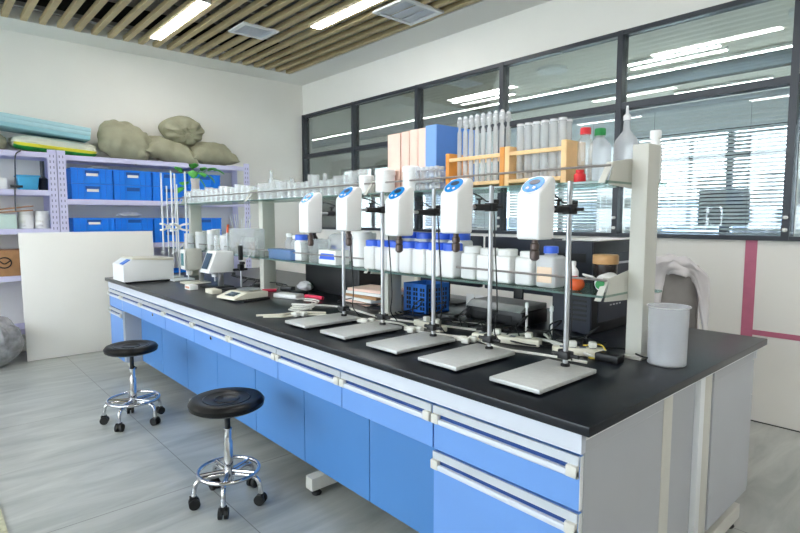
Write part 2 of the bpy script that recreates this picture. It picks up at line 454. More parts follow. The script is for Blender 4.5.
tag(MB().box(XL, 6.30, 3.36, 3.74, 6.345, 3.60).build('shade_strip', 'black_plastic', smooth=False), 'black strip standing in for shade above the slat ends by the back wall', 'shading')  # black strip paints the shade in front of the soffit fascia

def ceil_lamp(x, y0, y1, lab):
    t = thing('linear_ceiling_light', lab, 'ceiling light', (x, (y0+y1)/2, ZC), 0, 'linear ceiling lights')
    l = (y1-y0)/2
    MB().box(-.062, -l-.012, .0, .062, l+.012, .07, .003).build('housing', 'white_metal', t)
    plab(MB().box(-.05, -l, -.008, .05, l, .0, .002).build('diffuser', 'lamp', t), 'glowing white diffuser')
ceil_lamp(1.985, 4.78, 6.04, 'left linear white light between the slats, nearest the back wall')
ceil_lamp(3.05, 3.40, 4.66, 'right linear white light between the slats, nearest the windows')
k = 0
for x, y in ((1.985, 1.6), (0.9, .3), (3.05, -.9), (3.05, -2.6), (1.985, -2.6), (-.2, -2.4), (0.2, 3.3), (-1.6, 4.6), (-1.6, 1.6)):  # unseen lamps, several added to brighten the front faces and window wall
    ceil_lamp(x, y, y+1.26, 'linear white ceiling light added out of view behind or above the camera')
t = thing('ceiling_vent', 'small square grey ceiling vent between the two lights', 'vent', (2.64, 5.15, ZC))
MB().box(-.19, -.17, -.012, .19, -.13, .004).box(-.19, .13, -.012, .19, .17, .004).box(-.19, -.13, -.012, -.15, .13, .004).box(.15, -.13, -.012, .19, .13, .004).build('frame', 'white_metal', t, smooth=False)
s = MB().box(-.15, -.13, .004, .15, .13, .01)
for i in range(9): s.box(-.15, -.12+i*.028, -.008, .15, -.108+i*.028, .0045)
s.build('louvre', 'rail_white', t, smooth=False)
t = thing('ceiling_vent', 'large white square ceiling vent near the window wall', 'vent', (3.45, 3.75, ZC))
MB().box(-.24, -.22, -.014, .24, -.18, .004).box(-.24, .18, -.014, .24, .22, .004).box(-.24, -.18, -.014, -.2, .18, .004).box(.2, -.18, -.014, .24, .18, .004).box(-.2, -.18, .002, .2, .18, .01).build('frame', 'white_metal', t, smooth=False)
for xx in (-.13, 0, .13):
    MB().box(xx-.055, -.17, -.008, xx+.05, .17, .0, .002).build('louvre_blade', 'rail_white', t)

# ------------------------------------------------------------------ the bench
BX0, BX1, BY0, BY1 = 1.25, 2.79, .675, 5.40
tag(MB().box(BX0, BY0, .822, BX1, BY1, .85, .003, seg=2).build('worktop', 'worktop'), 'long black resin worktop of the island bench', 'worktop')

fr = thing('bench_frame', 'white and grey steel frame of the long island bench with blue apron drawers', 'bench frame', (0, 0, 0))
MB().box(1.268, .705, .762, 1.29, 5.37, .8215, .001, seg=1).build('rail', 'rail_white', fr, smooth=False)
MB().box(2.745, .705, .762, 2.765, 5.37, .8215).build('rail', 'white_metal', fr, smooth=False)
for y in (.705, 5.35): MB().box(1.29, y, .795, 2.745, y+.02, .8215).build('end_rail', 'white_metal', fr, smooth=False)
plab(MB().box(1.794, .71, .10, 1.868, .77, .795, .002).build('upright', 'beige_plastic', fr), 'narrow beige upright')
MB().box(2.118, .71, .10, 2.162, .77, .795, .002).build('upright', 'white_metal', fr)
MB().box(2.164, .716, .10, 2.252, .77, .795, .002).build('upright', 'beige_plastic', fr)
MB().box(1.869, .73, .155, 2.117, .745, .795).build('infill_panel', 'panel_grey', fr, smooth=False)
for i, y in enumerate((.72, 2.20, 3.75, 5.25)):
    MB().box(1.385, y, .035, 2.70, y+.06, .10, .003).build('foot_beam', 'beige_plastic', fr)
    for xx in (1.43, 2.65):
        MB().lathe([(.022, .0), (.026, .008), (.02, .016), (.008, .018), (.008, .036)], (xx, y+.03, 0), 14).build('levelling_foot', 'black_rubber', fr)
    if i:
        for xa in (1.78, 2.15): MB().box(xa, y, .10, xa+.06, y+.06, .795).build('upright', 'beige_plastic', fr, smooth=False)
NB = 7; ya, yb = 1.258, 4.97; dw = (yb-ya)/NB
def handle_strip(parent, y0, y1, z, x=1.275):
    # aluminium pull channel over the full width: flat top strip, dark groove, rounded lower lip, small end blocks
    a, b = y0+.003, y1-.003
    hd = MB().prism([(x-.006, z), (x, z), (x, z-.028), (x-.006, z-.026)], 'y', a, b).build('handle', 'alu', parent, smooth=False)
    MB().prism([(x-.002, z-.040), (x-.013, z-.041), (x-.016, z-.046), (x-.015, z-.056), (x-.010, z-.060), (x-.002, z-.062)], 'y', a, b).build('grip_lip', 'rail_white', hd)
    MB().box(x-.0015, a+.02, z-.0395, x+.0005, b-.02, z-.0285).build('groove', 'groove_blue', hd, smooth=False)
    for y in (a, b-.032): plab(MB().box(x-.018, y, z-.058, x, y+.032, z-.026, .003).build('end_block', 'beige_plastic', hd), 'beige end block')
    return hd
for i in range(NB):
    y0 = ya+i*dw; y1 = y0+dw
    d = MB().box(1.275, y0+.002, .60, 1.292, y1-.002, .753, .0015, seg=1).build('apron_drawer', 'blue_front', fr)
    handle_strip(d, y0, y1, .753)
    if i in (3, 5):
        o = MB().lathe([(0, -.003), (.011, -.003), (.012, 0), (0, 0)], (0, 0, 0), 12).build('drawer_lock', 'chrome', d); o.location = (1.2745, (y0+y1)/2, .672); o.rotation_euler = (0, R(90), 0)
for i in range(NB):
    y0 = ya+i*dw; y1 = y0+dw
    for xa in (1.42, 2.60):
        MB().box(xa, y0+.0025, .14, xa+.015, y1-.0025, .79).build('modesty_panel', 'blue_panel', fr, smooth=False)

def base_cabinet(name, lab, x0, x1, y0, y1, front, zb=.14):
    t = thing(name, lab, 'cabinet', ((x0+x1)/2, (y0+y1)/2, zb))
    hx, hy = (x1-x0)/2, (y1-y0)/2; H = .76-zb
    b = MB().box(-hx, -hy, 0, hx, hy, H, .0015, seg=1)
    b.box(-hx+.0, -hy, H, hx, -hy+.02, .794-zb)
    b.build('body', 'panel_grey', t)
    for (z0, z1, nm) in ((.60-zb, .753-zb, 'drawer'), (.012, .594-zb, 'door')):
        if front < 0:
            d = MB().box(-hx-.020, -hy+.002, z0, -hx-.003, hy-.002, z1, .0015, seg=1).build(nm, 'blue_front', t)
            plab(MB().box(-hx-.0195, -hy+.0005, z0+.002, -hx-.004, -hy+.002, z1-.002).build('edge_band', 'white_metal', d, smooth=False), 'white edge band')
            handle_strip(d, -hy, hy, z1, -hx-.020)
        else:
            d = MB().box(hx+.003, -hy+.002, z0, hx+.018, hy-.002, z1, .0015, seg=1).build(nm, 'panel_grey', t)
    return t
base_cabinet('base_cabinet', 'grey and blue base cabinet at the near end of the bench', 1.295, 1.792, .71, 1.256, -1)
base_cabinet('base_cabinet', 'grey and blue base cabinet at the far left end of the bench', 1.295, 1.70, 4.972, 5.37, -1)
base_cabinet('base_cabinet', 'grey base cabinet on the window side, right corner of the bench end', 2.255, 2.735, .71, 1.256, 1, .155)
base_cabinet('base_cabinet', 'grey base cabinet on the window side at the far bench end', 2.255, 2.735, 4.972, 5.37, 1)

# ------------------------------------------------------------------ reagent rack
rk = thing('reagent_rack', 'two-tier glass shelf rack on light grey posts along the bench', 'rack', (0, 0, .85))
PY = [.885, 2.23, 3.645, 5.03]
for i, y in enumerate(PY):
    x0 = 2.003 if i == 0 else 1.905
    po = MB().box(x0, y, 0, x0+.10, y+.06, .803 if i == 0 else .655, .002).build('post', 'grey_post', rk)
    MB().box(x0-.012, y-.006, 0, x0+.112, y+.066, .012, .002).build('foot_plate', 'grey_post', po)
    for z in (.235, .655):
        c = MB()
        c.prism([(1.835, z-.004), (x0+.02, z-.014), (x0+.02, z+.10), (1.868, z+.078)], 'y', y+.061, y+.066)
        c.prism([(1.806, z-.0), (1.866, z+.078), (1.870, z+.078), (1.812, z-.0)], 'y', y+.064, y+.088)
        plab(c.build('bracket', 'grey_post', po), 'pale metal shelf bracket')
        if i == 0 or z < .5: plab(MB().prism([(1.98, z-.012), (2.15, z-.006), (2.155, z+.05), (1.98, z+.075)], 'y', y+.0605, y+.0655).build('bracket', 'grey_post', po), 'pale metal shelf bracket')
segs = [(.945, 2.285), (2.30, 3.70), (3.715, 5.42)]
for z in (.246, .656):
    for a, b in segs:
        g = MB().box(1.815, a, z, 2.145, b, z+.008)
        if a < 1: g = MB().prism([(1.815, a), (1.815, b), (2.145, b), (2.145, .875), (2.108, .875), (2.108, a)], 'z', z, z+.008)
        g = g.build('glass_shelf', 'shelf_glass', rk, smooth=False)
        plab(MB().box(1.8145, a, z, 1.8165, b, z+.008).build('shelf_edge', 'edge_glass', g, smooth=False), 'green front edge of the glass')
        MB().cyl((1.84, a, z+.062), (1.84, b, z+.062), .0045, seg=8).build('guard_rail', 'rail_steel', rk)

# ------------------------------------------------------------------ overhead stirrers
ZL, ZU = 1.104, 1.514
def stirrer():
    t = thing('overhead_stirrer', '', 'stirrer', (1.53, 0, .85), 0, 'overhead stirrers in a row on the worktop')
    MB().box(-.18, -.095, .010, .155, .095, .024, .0025).build('base_plate', 'plate', t)
    for x in (-.15, .125):
        for y in (-.07, .07): plab(MB().lathe([(.012, 0), (.014, .004), (.011, .010)], (x, y, 0), 10).build('rubber_foot', 'black_rubber', t), 'black rubber foot')
    MB().cyl((.115, 0, .024), (.115, 0, .655), .009, seg=14).build('rod', 'steel', t)
    c = MB().lathe([(.016, .024), (.016, .03), (.011, .034)], (.115, 0, 0), 14)
    c.box(.093, -.02, .05, .137, .02, .075, .004).cyl((.115, -.05, .062), (.115, .05, .062), .007, seg=8).lathe([(0, 0), (.014, .002), (.014, .02), (0, .022)], (.140, .03, .052), 10)
    c.build('collar', 'black_plastic', t)
    # head
    hb = .465
    h = MB().prism([(-.125, hb), (-.04, hb), (-.034, hb+.182), (-.044, hb+.196), (-.064, hb+.196), (-.125, hb+.142)], 'y', -.042, .042, .009)
    hd = h.build('motor_head', 'head_plastic', t)
    # slanted control panel, an oval lying on the slope
    def oval(rx, ry, off, name, m_, par, du=0, dv=0):
        c0 = Vector((-.0950, 0, hb+.1690)); u = Vector((.061, 0, .054)).normalized(); v = Vector((0, 1, 0)); nrm = Vector((-u.z, 0, u.x))
        b = MB(); A = [b.bm.verts.new(c0+u*(rx*cos(k*pi/14)+du)+v*(ry*sin(k*pi/14)+dv)+nrm*off) for k in range(28)]
        B = [b.bm.verts.new(c0+u*(rx*cos(k*pi/14)+du)+v*(ry*sin(k*pi/14)+dv)+nrm*(off-.004)) for k in range(28)]
        b.bm.faces.new(A); b.bm.faces.new(B[::-1])
        for k in range(28): b.bm.faces.new((A[k], B[k], B[(k+1) % 28], A[(k+1) % 28]))
        return b.build(name, m_, par)
    oval(.042, .0405, .0012, 'panel_rim', 'white_plastic', hd)
    p = plab(oval(.037, .0365, .0028, 'control_panel', 'panel_blue', hd), 'blue oval control panel')
    plab(oval(.012, .019, .0040, 'display', 'screen', hd, .010, 0), 'dark digital display')
    s = oval(.005, .005, .0045, 'button', 'white_plastic', hd, -.018, .012); oval(.005, .005, .0045, 'button', 'white_plastic', hd, -.018, -.012)
    MB().lathe([(.010, 0), (.010, -.012), (.014, -.015), (.014, -.03), (.011, -.033), (.015, -.038), (.015, -.06), (.009, -.066), (.004, -.068)], (-.082, 0, hb), 16).build('chuck', 'chuck', t)
    MB().cyl((-.04, 0, hb+.095), (.10, 0, hb+.095), .0065, seg=10).build('arm', 'steel', t)
    c = MB().box(.02, -.012, hb+.083, .145, .012, hb+.107, .005).box(.097, -.02, hb+.08, .135, .02, hb+.112, .004)
    c.cyl((.125, -.02, hb+.096), (.125, -.045, hb+.096), .006, seg=8).lathe([(0, 0), (.013, .001), (.014, .018), (.0, .02)], (.142, 0, hb+.107), 10)
    c.cyl((.045, 0, hb+.107), (.045, 0, hb+.125), .005, seg=8).cyl((.045, -.012, hb+.125), (.045, .012, hb+.125), .004, seg=6)
    plab(c.build('boss_clamp', 'black_plastic', t), 'black clamp')
    MB().tube(bez([(-.036, .01, hb+.14), (.0, .02, hb+.15), (.06, .02, hb+.14), (.12, .03, hb+.12), (.165, .03, hb+.10), (.18, .03, hb-.05), (.20, .03, hb-.30), (.21, .05, .06), (.26, .06, .006)], 40), .0028, 6).build('power_cable', 'black_plastic', t)
    return t
st0 = stirrer(); SY = [.985, 1.318, 1.625, 1.965, 2.28]; SZ = [0, .012, -.004, .010, -.004]
SL = ['nearest white overhead stirrer, beside the rack end post and the rightmost steel plate',
      'second white overhead stirrer from the right, in front of the right wooden tube rack',
      'middle white overhead stirrer of the five, below the blue folder and pink files',
      'second white overhead stirrer from the left, in front of the large white jars',
      'leftmost and farthest white overhead stirrer of the five']
for i in range(5):
    o = st0 if i == 0 else dup(st0, (1.53, SY[i], .85))
    o.location.y = SY[i]; o['label'] = SL[i]
    if i:
        for ch in o.children:
            if ch.name.split('.')[0] in ('motor_head', 'chuck', 'arm', 'boss_clamp', 'power_cable'):
                ch.location.z += SZ[i]

# ------------------------------------------------------------------ stools
def stool(loc, r, lr, lab, rot, zt, group):
    t = thing('swivel_stool', lab, 'stool', loc, 0, group)
    MB().lathe([(0, zt-.012), (.05, zt-.012), (.056, zt-.008), (.062, zt-.012), (.10, zt-.009), (.108, zt-.005), (.114, zt-.008), (r-.03, zt-.0), (r-.012, zt-.006), (r, zt-.022), (r-.004, zt-.042), (r-.02, zt-.052), (0, zt-.05)], (0, 0, 0), 40).build('seat', 'black_vinyl', t)
    MB().lathe([(.06, zt-.056), (.06, zt-.05)], (0, 0, 0), 20).lathe([(.013, .30), (.013, zt-.055)], (0, 0, 0), 14).box(.03, -.006, zt-.062, .13, .006, zt-.056).build('gas_lift', 'black_plastic', t)
    MB().lathe([(.022, .11), (.022, .30), (.017, .31), (.017, .36), (.02, .362), (.02, .37), (.0135, .372)], (0, 0, 0), 18).build('column', 'chrome', t)
    ringr = lr*.86
    c = MB().tube([(ringr*cos(k*pi/20), ringr*sin(k*pi/20), .158) for k in range(40)], .0095, 10, closed=True)
    for k in range(5):
        a = rot+k*2*pi/5; c.cyl((.02*cos(a), .02*sin(a), .158), (ringr*cos(a), ringr*sin(a), .158), .007, seg=8)
    c.build('foot_ring', 'chrome', t)
    for k in range(5):
        a = rot+k*2*pi/5; d = Vector((cos(a), sin(a), 0)); z = Vector((0, 0, 1))
        lg = MB().tube(bez([z*.138+d*.02, z*.140+d*.07, z*.138+d*(lr-.045), z*.115+d*(lr-.012), z*.05+d*lr], 24), .0115, 10).build('leg', 'chrome', t)
        p = d*lr; q = Vector((-d.y, d.x, 0)); b = MB()
        for s in (-1, 1):
            cc = p+q*s*.014+z*.026-d*.004
            b.cyl(cc-q*.008, cc+q*.008, .026, seg=18)
        b.cyl(p+z*.026-q*.02, p+z*.026+q*.02, .006, seg=8); b.box(p.x-.012, p.y-.012, .03, p.x+.012, p.y+.012, .056, .004, rot=a)
        plab(b.build('caster', 'black_rubber', lg), 'black twin-wheel caster')
stool((1.073, 2.455, 0), .178, .166, 'nearer round black swivel stool with chrome foot ring', R(20), .525, 'black swivel stools by the bench')
stool((1.041, 3.889, 0), .168, .187, 'farther round black swivel stool with chrome foot ring', R(10), .535, 'black swivel stools by the bench')

# ------------------------------------------------------------------ generic containers
def bottle(x, y, z, r, h, body, cap, lab, cat='bottle', name='bottle', neck=.5, caph=.12, square=False, label_m=None, group=None, shoulder=.7):
    t = thing(name, lab, cat, (x, y, z), 0, group)
    bh = h*(1-caph)
    if square:
        MB().box(-r, -r, 0, r, r, bh*shoulder+.01, r*.3, seg=3).lathe([(r*.9, bh*shoulder), (r*neck, bh*.95), (r*neck, bh)], (0, 0, 0), 20).build('body', body, t)
    else:
        MB().lathe([(r*.9, 0), (r, .004), (r, bh*shoulder), (r*.93, bh*(shoulder+.08)), (r*neck, bh*.94), (r*neck, bh)], (0, 0, 0), 22).build('body', body, t)
    if cap:
        rc = r*neck*1.18
        MB().lathe([(rc, bh*.99), (rc, h-.004), (rc*.92, h), (0, h)], (0, 0, 0), 22).build('cap', cap, t)
    if label_m:
        if square: MB().box(-r-.001, -r*.75, bh*.15, -r+.001, r*.75, bh*.6).build('sticker', label_m, t, smooth=False)
        else:
            b = MB(); n = 10
            A = [(r*1.006*cos(pi*.72+k*pi*.75/n), r*1.006*sin(pi*.72+k*pi*.75/n)) for k in range(n+1)]
            for p, q in zip(A, A[1:]):
                v = [b.bm.verts.new((p[0], p[1], bh*.18)), b.bm.verts.new((q[0], q[1], bh*.18)), b.bm.verts.new((q[0], q[1], bh*.58)), b.bm.verts.new((p[0], p[1], bh*.58))]
                b.bm.faces.new(v)
            b.build('sticker', label_m, t, solid=.0006)
    return t
def cup_prof(r, h, th=.0025, taper=.92):
    return [(r*taper*.98, 0), (r, h), (r*1.05, h+.002), (r-th, h-.001), (r*taper-th, th*1.5), (0, th*1.5)]
def beaker(x, y, z, r, h, lab, group, m_='glassware', name='glass_beaker'):
    o = MB().lathe(cup_prof(r, h), (0, 0, 0), 18, caps=False).build(name, m_)
    o.location = (x, y, z); return tag(o, lab, 'beaker', group)
def cylinder_glass(x, y, z, r, h, lab, group):
    t = thing('measuring_cylinder', lab, 'cylinder', (x, y, z), 0, group)
    MB().lathe([(r*.95, .008), (r, .012), (r, h), (r*1.15, h+.003), (r-.002, h), (r-.002, .014), (0, .014)], (0, 0, 0), 14, caps=False).build('tube', 'glassware', t)
    MB().lathe([(r*1.9, 0), (r*1.9, .004), (r, .012)], (0, 0, 0), 14).build('foot', 'glassware', t)
    return t

# upper shelf -----------------------------------------------------
# tall clear wash flask
t = thing('volumetric_bottle', 'tall pear-shaped translucent bottle with thin neck next to the rack end post', 'bottle', (2.085, 1.01, ZU+.001))
MB().lathe([(.042, 0), (.046, .006), (.046, .15), (.040, .17), (.014, .205), (.011, .25), (.010, .262)], (0, 0, 0), 24).build('body', 'poly', t)
MB().lathe([(.014, .245), (.014, .262), (.006, .27), (.004, .30), (0, .30)], (0, 0, 0), 16).build('stopper', 'poly_dense', t)
bottle(2.136, .92, ZU+.001, .025, .20, 'white_plastic', 'white_plastic', 'white plastic bottle with white cap behind the top of the end post', neck=.7, caph=.14)
bottle(2.02, 1.085, ZU+.001, .043, .215, 'poly', 'green_cap', 'large translucent bottle with green screw cap on the upper shelf', neck=.42, caph=.12, shoulder=.72)
t = bottle(1.905, 1.082, ZU+.001, .027, .205, 'glassware', 'red_cap', 'slim clear glass bottle with a red screw cap on the upper shelf', neck=.62, caph=.11, shoulder=.8)
bottle(1.852, 1.07, ZU+.001, .022, .045, 'red_cap', 'red_cap', 'short red dropper cap lying upright in front of the slim clear bottle', 'cap', 'dropper_cap', neck=.6, caph=.2)
# wooden racks
def wrack(y0, y1, lab, side, ntube, h, grp, ht):
    t = thing('tube_rack', lab, 'rack', (1.93, (y0+y1)/2, ZU+.001), 0, 'wooden tube racks on the upper shelf')
    l = (y1-y0)/2
    for s in (-1, 1): MB().box(-.07, s*l-.012, 0, .07, s*l+.012, .165, .003).build('end_board', side, t)
    for z, nm in ((.012, 'bottom_rail'), (.125, 'top_rail')):
        for xx in (-.07, .055):
            b = MB().box(xx, -l+.012, z, xx+.015, l-.012, z+.016, .002)
            if nm == 'bottom_rail' and xx < 0: b.box(-.055, -l+.012, z, .055, l-.012, z+.006)
            b.build(nm, 'pale_wood', t)
    pos = []
    for i in range(ntube):
        y = (y0+y1)/2-l+.035+i*(2*l-.07)/(ntube-1)
        pos.append((1.905, y)); pos.append((1.955, y+.006))
    for j, (px, py) in enumerate(pos):
        hh = h*(1+.04*rnd.uniform(-1, 1))
        o = tubep(ht, hh); o.location = (px, py, ZU+.02)
    return t
TP = {}
def tubep(kind, hh):
    if kind not in TP:
        if kind == 'colour_tube':
            t = thing('nessler_tube', 'wide clear glass tube standing in the right wooden rack', 'glass tube', (0, 0, 0), 0, 'glass tubes in the right wooden rack')
            MB().lathe([(.014, 0), (.015, .004), (.015, .235), (.017, .238), (.0135, .236), (.0132, .006), (0, .005)], (0, 0, 0), 12, caps=False).build('tube', 'tube_glass', t)
            MB().lathe([(.0158, .228), (.0168, .232), (.0158, .236)], (0, 0, 0), 12).build('rim', 'poly_dense', t)
        else:
            t = thing('stoppered_tube', 'tall slim glass tube with tap and stopper standing in the left wooden rack', 'glass tube', (0, 0, 0), 0, 'glass tubes in the left wooden rack')
            MB().lathe([(.008, 0), (.0105, .01), (.0105, .24), (.006, .25), (.006, .265), (.0125, .27), (.0125, .30), (.0105, .30)], (0, 0, 0), 12).build('tube', 'tube_glass', t)
            MB().cyl((-.012, 0, .285), (.012, 0, .285), .004, seg=8).lathe([(.007, .298), (.009, .306), (.004, .312), (0, .312)], (0, 0, 0), 10).build('stopper', 'poly_dense', t)
        TP[kind] = t; t['used'] = 1; return t
    return dup(TP[kind], (0, 0, 0))
wrack(1.145, 1.412, 'pale wooden tube rack on the upper shelf, nearer to the red capped bottle', 'pale_wood', 6, 1, '', 'colour_tube')
wrack(1.438, 1.752, 'orange wooden tube rack on the upper shelf, beside the blue folder', 'orange_wood', 8, 1, '', 'stop_tube')
for k in TP: del TP[k]['used']
# file boxes
def filebox(y, w_, spine, side, lab, h=.315, x0=1.93, x1=2.14):
    t = thing('box_file', lab, 'file', (0, y, ZU+.001))
    MB().box(x0, -w_/2, 0, x1, w_/2, h, .002).build('case', side, t)
    MB().box(x0-.003, -w_/2+.0, .002, x0, w_/2, h-.002, .001).build('spine', spine, t)
    return t
filebox(1.912, .075, 'folder_side', 'folder_blue', 'tall blue box file with pale spine standing on the upper shelf', .322, 1.915, 2.20)
filebox(1.987, .060, 'pink_card', 'pink_card', 'pale pink box file touching the blue one', .318)
filebox(2.052, .060, 'pink_card', 'pink_card', 'pale pink box file, second from the blue one', .318)
filebox(2.117, .060, 'pink_card', 'pink_dark', 'pale pink box file, third from the blue one', .316)
filebox(2.205, .10, 'pink_card', 'pink_dark', 'thick pink box file with brown side, farthest from the blue one', .314)
# jars and vials in front of the files
for (y, r, h, lab) in ((2.21, .052, .12, 'wide white jar in front of the pink files, left of two'), (2.01, .042, .125, 'white jar in front of the pink files, right of two'), (2.37, .04, .10, 'smaller white jar at the left of the pink files')):
    bottle(1.87, y, ZU+.001, r, h, 'white_plastic', 'white_plastic', lab, 'jar', 'white_jar', neck=.9, caph=.22, shoulder=.92)
for i in range(5):
    for j in range(2):
        for k in range(2):
            t = bottle(1.862+j*.034, 1.82+i*.032, ZU+.001+k*.058, .0145, .056, 'glassware', 'poly_dense', 'small clear capped vial stacked in front of the blue file', 'vial', 'glass_vial', neck=.7, caph=.25, group='clear vials in front of the blue file')
# glassware along the middle and left parts
for i in range(16):
    y = 2.44+i*.078+rnd.uniform(-.01, .01)
    r = rnd.choice([.022, .026, .03]); h = rnd.choice([.10, .115, .135])
    beaker(1.88+rnd.uniform(0, .02), y, ZU+.001, r, h, 'clear glass beaker on the middle upper shelf, front row', 'glass beakers on the middle upper shelf')
for i in range(12):
    y = 2.48+i*.10+rnd.uniform(-.01, .01)
    if i % 2: cylinder_glass(2.0+rnd.uniform(-.01, .02), y, ZU+.001, .014, .13+rnd.uniform(0, .03), 'short glass measuring cylinder on the middle upper shelf', 'measuring cylinders on the middle upper shelf')
    else: beaker(2.0+rnd.uniform(-.01, .02), y, ZU+.001, .03, .11, 'clear glass beaker on the middle upper shelf, back row', 'glass beakers at the back of the middle upper shelf')
for i in range(14):
    y = 3.78+i*.095
    beaker(1.88, y, ZU+.001, .036, .105+.01*(i % 3), 'clear glass beaker on the far upper shelf, front row', 'glass beakers on the far upper shelf')
    if y < 4.9: beaker(1.99, y+.04, ZU+.001, .036, .10, 'clear glass beaker on the far upper shelf, back row', 'glass beakers at the back of the far upper shelf')
cylinder_glass(1.97, 3.62, ZU+.001, .012, .21, 'tall thin glass cylinder standing above the second rack post', None)
# plant
t = thing('potted_plant', 'small leafy plant in a pale vase at the far end of the upper shelf', 'plant', (2.05, 5.27, ZU+.001))
MB().lathe([(.035, 0), (.04, .01), (.045, .09), (.036, .18), (.042, .25), (.037, .25), (.03, .19), (0, .18)], (0, 0, 0), 20).build('vase', 'pot', t)
s = MB(); lf = MB()
tips = [(-.17, .06, .18), (-.12, .02, .07), (.0, .06, .23), (.07, -.05, .20), (.17, -.05, .20), (.26, -.06, .21), (-.05, -.02, .20), (.11, .06, .12), (-.20, .0, .02), (.03, -.08, .17), (.2, 0, .16)]
for (a, b, c) in tips:
    a *= .62; c = c*.9+.15
    s.tube(bez([(0, 0, .2), (a*.5, b*.5, c*.7+.08), (a, b, c)], 10), .0022, 5)
    L_ = .095+rnd.uniform(-.01, .015); d = Vector((a, b-.1, rnd.uniform(-.12, .10))).normalized(); sd = d.cross(Vector((0, 0, 1))).normalized(); q = Vector((a, b, c))
    def f(u, v, d=d, sd=sd, q=q, L_=L_):
        w_ = sin(pi*min(1, v*1.02))**.7*.5*L_
        return q+d*(v*L_)+sd*((u-.5)*2*w_)+Vector((0, 0, .012*sin(v*pi)-abs(u-.5)*.02-.02*v*v))
    lf.grid(f, 5, 8)
s.build('stem', 'leaf', t); lf.build('leaves', 'leaf', t, solid=.0008)

# lower shelf -----------------------------------------------------
t = thing('brown_lid_jar', 'dark jar with a broad tan lid on the lower shelf by the end post', 'jar', (2.02, 1.045, ZL+.001))
MB().lathe([(.042, 0), (.045, .005), (.045, .095), (.04, .10)], (0, 0, 0), 26).build('body', 'dark_jar', t)
MB().lathe([(.048, .098), (.049, .102), (.049, .130), (.046, .134), (0, .134)], (0, 0, 0), 26).build('lid', 'tan_cap', t)
t = bottle(0, 0, 0, .034, .15, 'white_plastic', 'green_cap', 'white bottle with green cap lying on its side before the tan lidded jar', neck=.42, caph=.1)
t.location = (1.99, 1.005, ZL+.036); t.rotation_euler = (0, R(-90), R(12))
t = bottle(1.90, 1.118, ZL+.001, .024, .11, 'white_plastic', 'white_plastic', 'small white bottle with red sticker behind the orange ball', neck=.5, caph=.14, label_m='red_label')
o = MB().lathe([(0, 0), (.018, .003), (.028, .014), (.031, .026), (.027, .04), (.016, .05), (.0, .053)], (0, 0, 0), 24).build('rubber_bulb', 'orange_ball'); o.location = (1.875, 1.085, ZL+.001)
tag(o, 'round orange rubber bulb lying on the lower shelf near the end post', 'rubber bulb')
o = MB().box(-.05, -.02, 0, .05, .02, .006, .001).build('paper_slip', 'paper'); o.location = (1.86, 1.02, ZL+.055); o.rotation_euler = (.2, .25, .3)
tag(o, 'white crumpled paper slip leaning beside the orange bulb', 'paper')
bottle(1.90, 1.215, ZL+.001, .045, .165, 'poly_dense', 'lid_blue', 'square translucent bottle with blue cap and peach sticker on the lower shelf', neck=.55, caph=.16, square=True, label_m='peach_label', shoulder=.85)
bottle(1.89, 1.315, ZL+.001, .042, .14, 'white_plastic', 'white_plastic', 'white square bottle left of the peach-stickered one', neck=.7, caph=.16, square=True, shoulder=.9)
bottle(1.89, 1.42, ZL+.001, .045, .145, 'white_plastic', 'white_plastic', 'white square bottle with sticker, second left of the peach-stickered one', neck=.8, caph=.18, square=True, label_m='paper', shoulder=.9)
bottle(1.89, 1.52, ZL+.001, .043, .145, 'white_plastic', 'white_plastic', 'white square bottle, third left of the peach-stickered one', neck=.8, caph=.18, square=True, label_m='paper', shoulder=.9)
bottle(1.89, 1.615, ZL+.001, .042, .15, 'white_plastic', 'white_plastic', 'white square bottle next to the blue-lidded row', neck=.8, caph=.18, square=True, shoulder=.9)
q0 = bottle(1.864, 1.715, ZL+.001, .044, .16, 'white_plastic', 'lid_blue', 'white bottle with broad blue lid in the front row on the lower shelf', neck=.88, caph=.2, square=True, shoulder=.93, group='blue-lidded bottles, front row', name='wide_bottle')
for i in range(1, 7): dup(q0, (1.864, 1.715+i*.097, ZL+.001))
q1 = bottle(2.075, 1.86, ZL+.001, .05, .20, 'white_plastic', 'lid_blue', 'taller white bottle with blue lid in the back row on the lower shelf', neck=.9, caph=.16, square=True, shoulder=.93, group='blue-lidded bottles, back row', name='wide_bottle')
for i in range(1, 4): dup(q1, (2.075, 1.86+i*.125, ZL+.001))
bottle(1.92, 2.475, ZL+.001, .055, .20, 'white_plastic', 'white_plastic', 'big plain white jar at the left of the blue-lidded bottles', 'jar', 'white_jar', neck=.85, caph=.16, shoulder=.9)
bottle(2.03, 2.56, ZL+.001, .05, .19, 'white_plastic', 'white_plastic', 'translucent jar behind the big plain white jar', 'jar', 'white_jar', neck=.85, caph=.16, shoulder=.9)
t = thing('blue_label_box', 'open white carton with a blue panel on the lower shelf', 'carton', (1.89, 2.72, ZL+.001))
MB().box(-.05, -.09, 0, .05, .09, .085, .002).build('carton_body', 'paper', t); MB().prism([(-.08, .03), (.08, .03), (.06, .065), (-.07, .065)], 'x', -.053, -.05).build('blue_print', 'lid_blue', t, smooth=False)
for i in range(5):
    beaker(1.90+(i % 2)*.07, 2.85+i*.055, ZL+.001, .033, .12+.02*(i % 2), 'clear glass beaker in the cluster behind the leftmost stirrer chuck', 'glass beakers in the middle of the lower shelf')
t = thing('bagged_glassware', 'clear plastic bag of small parts behind the leftmost stirrers', 'bag', (2.03, 2.84, ZL+.001))
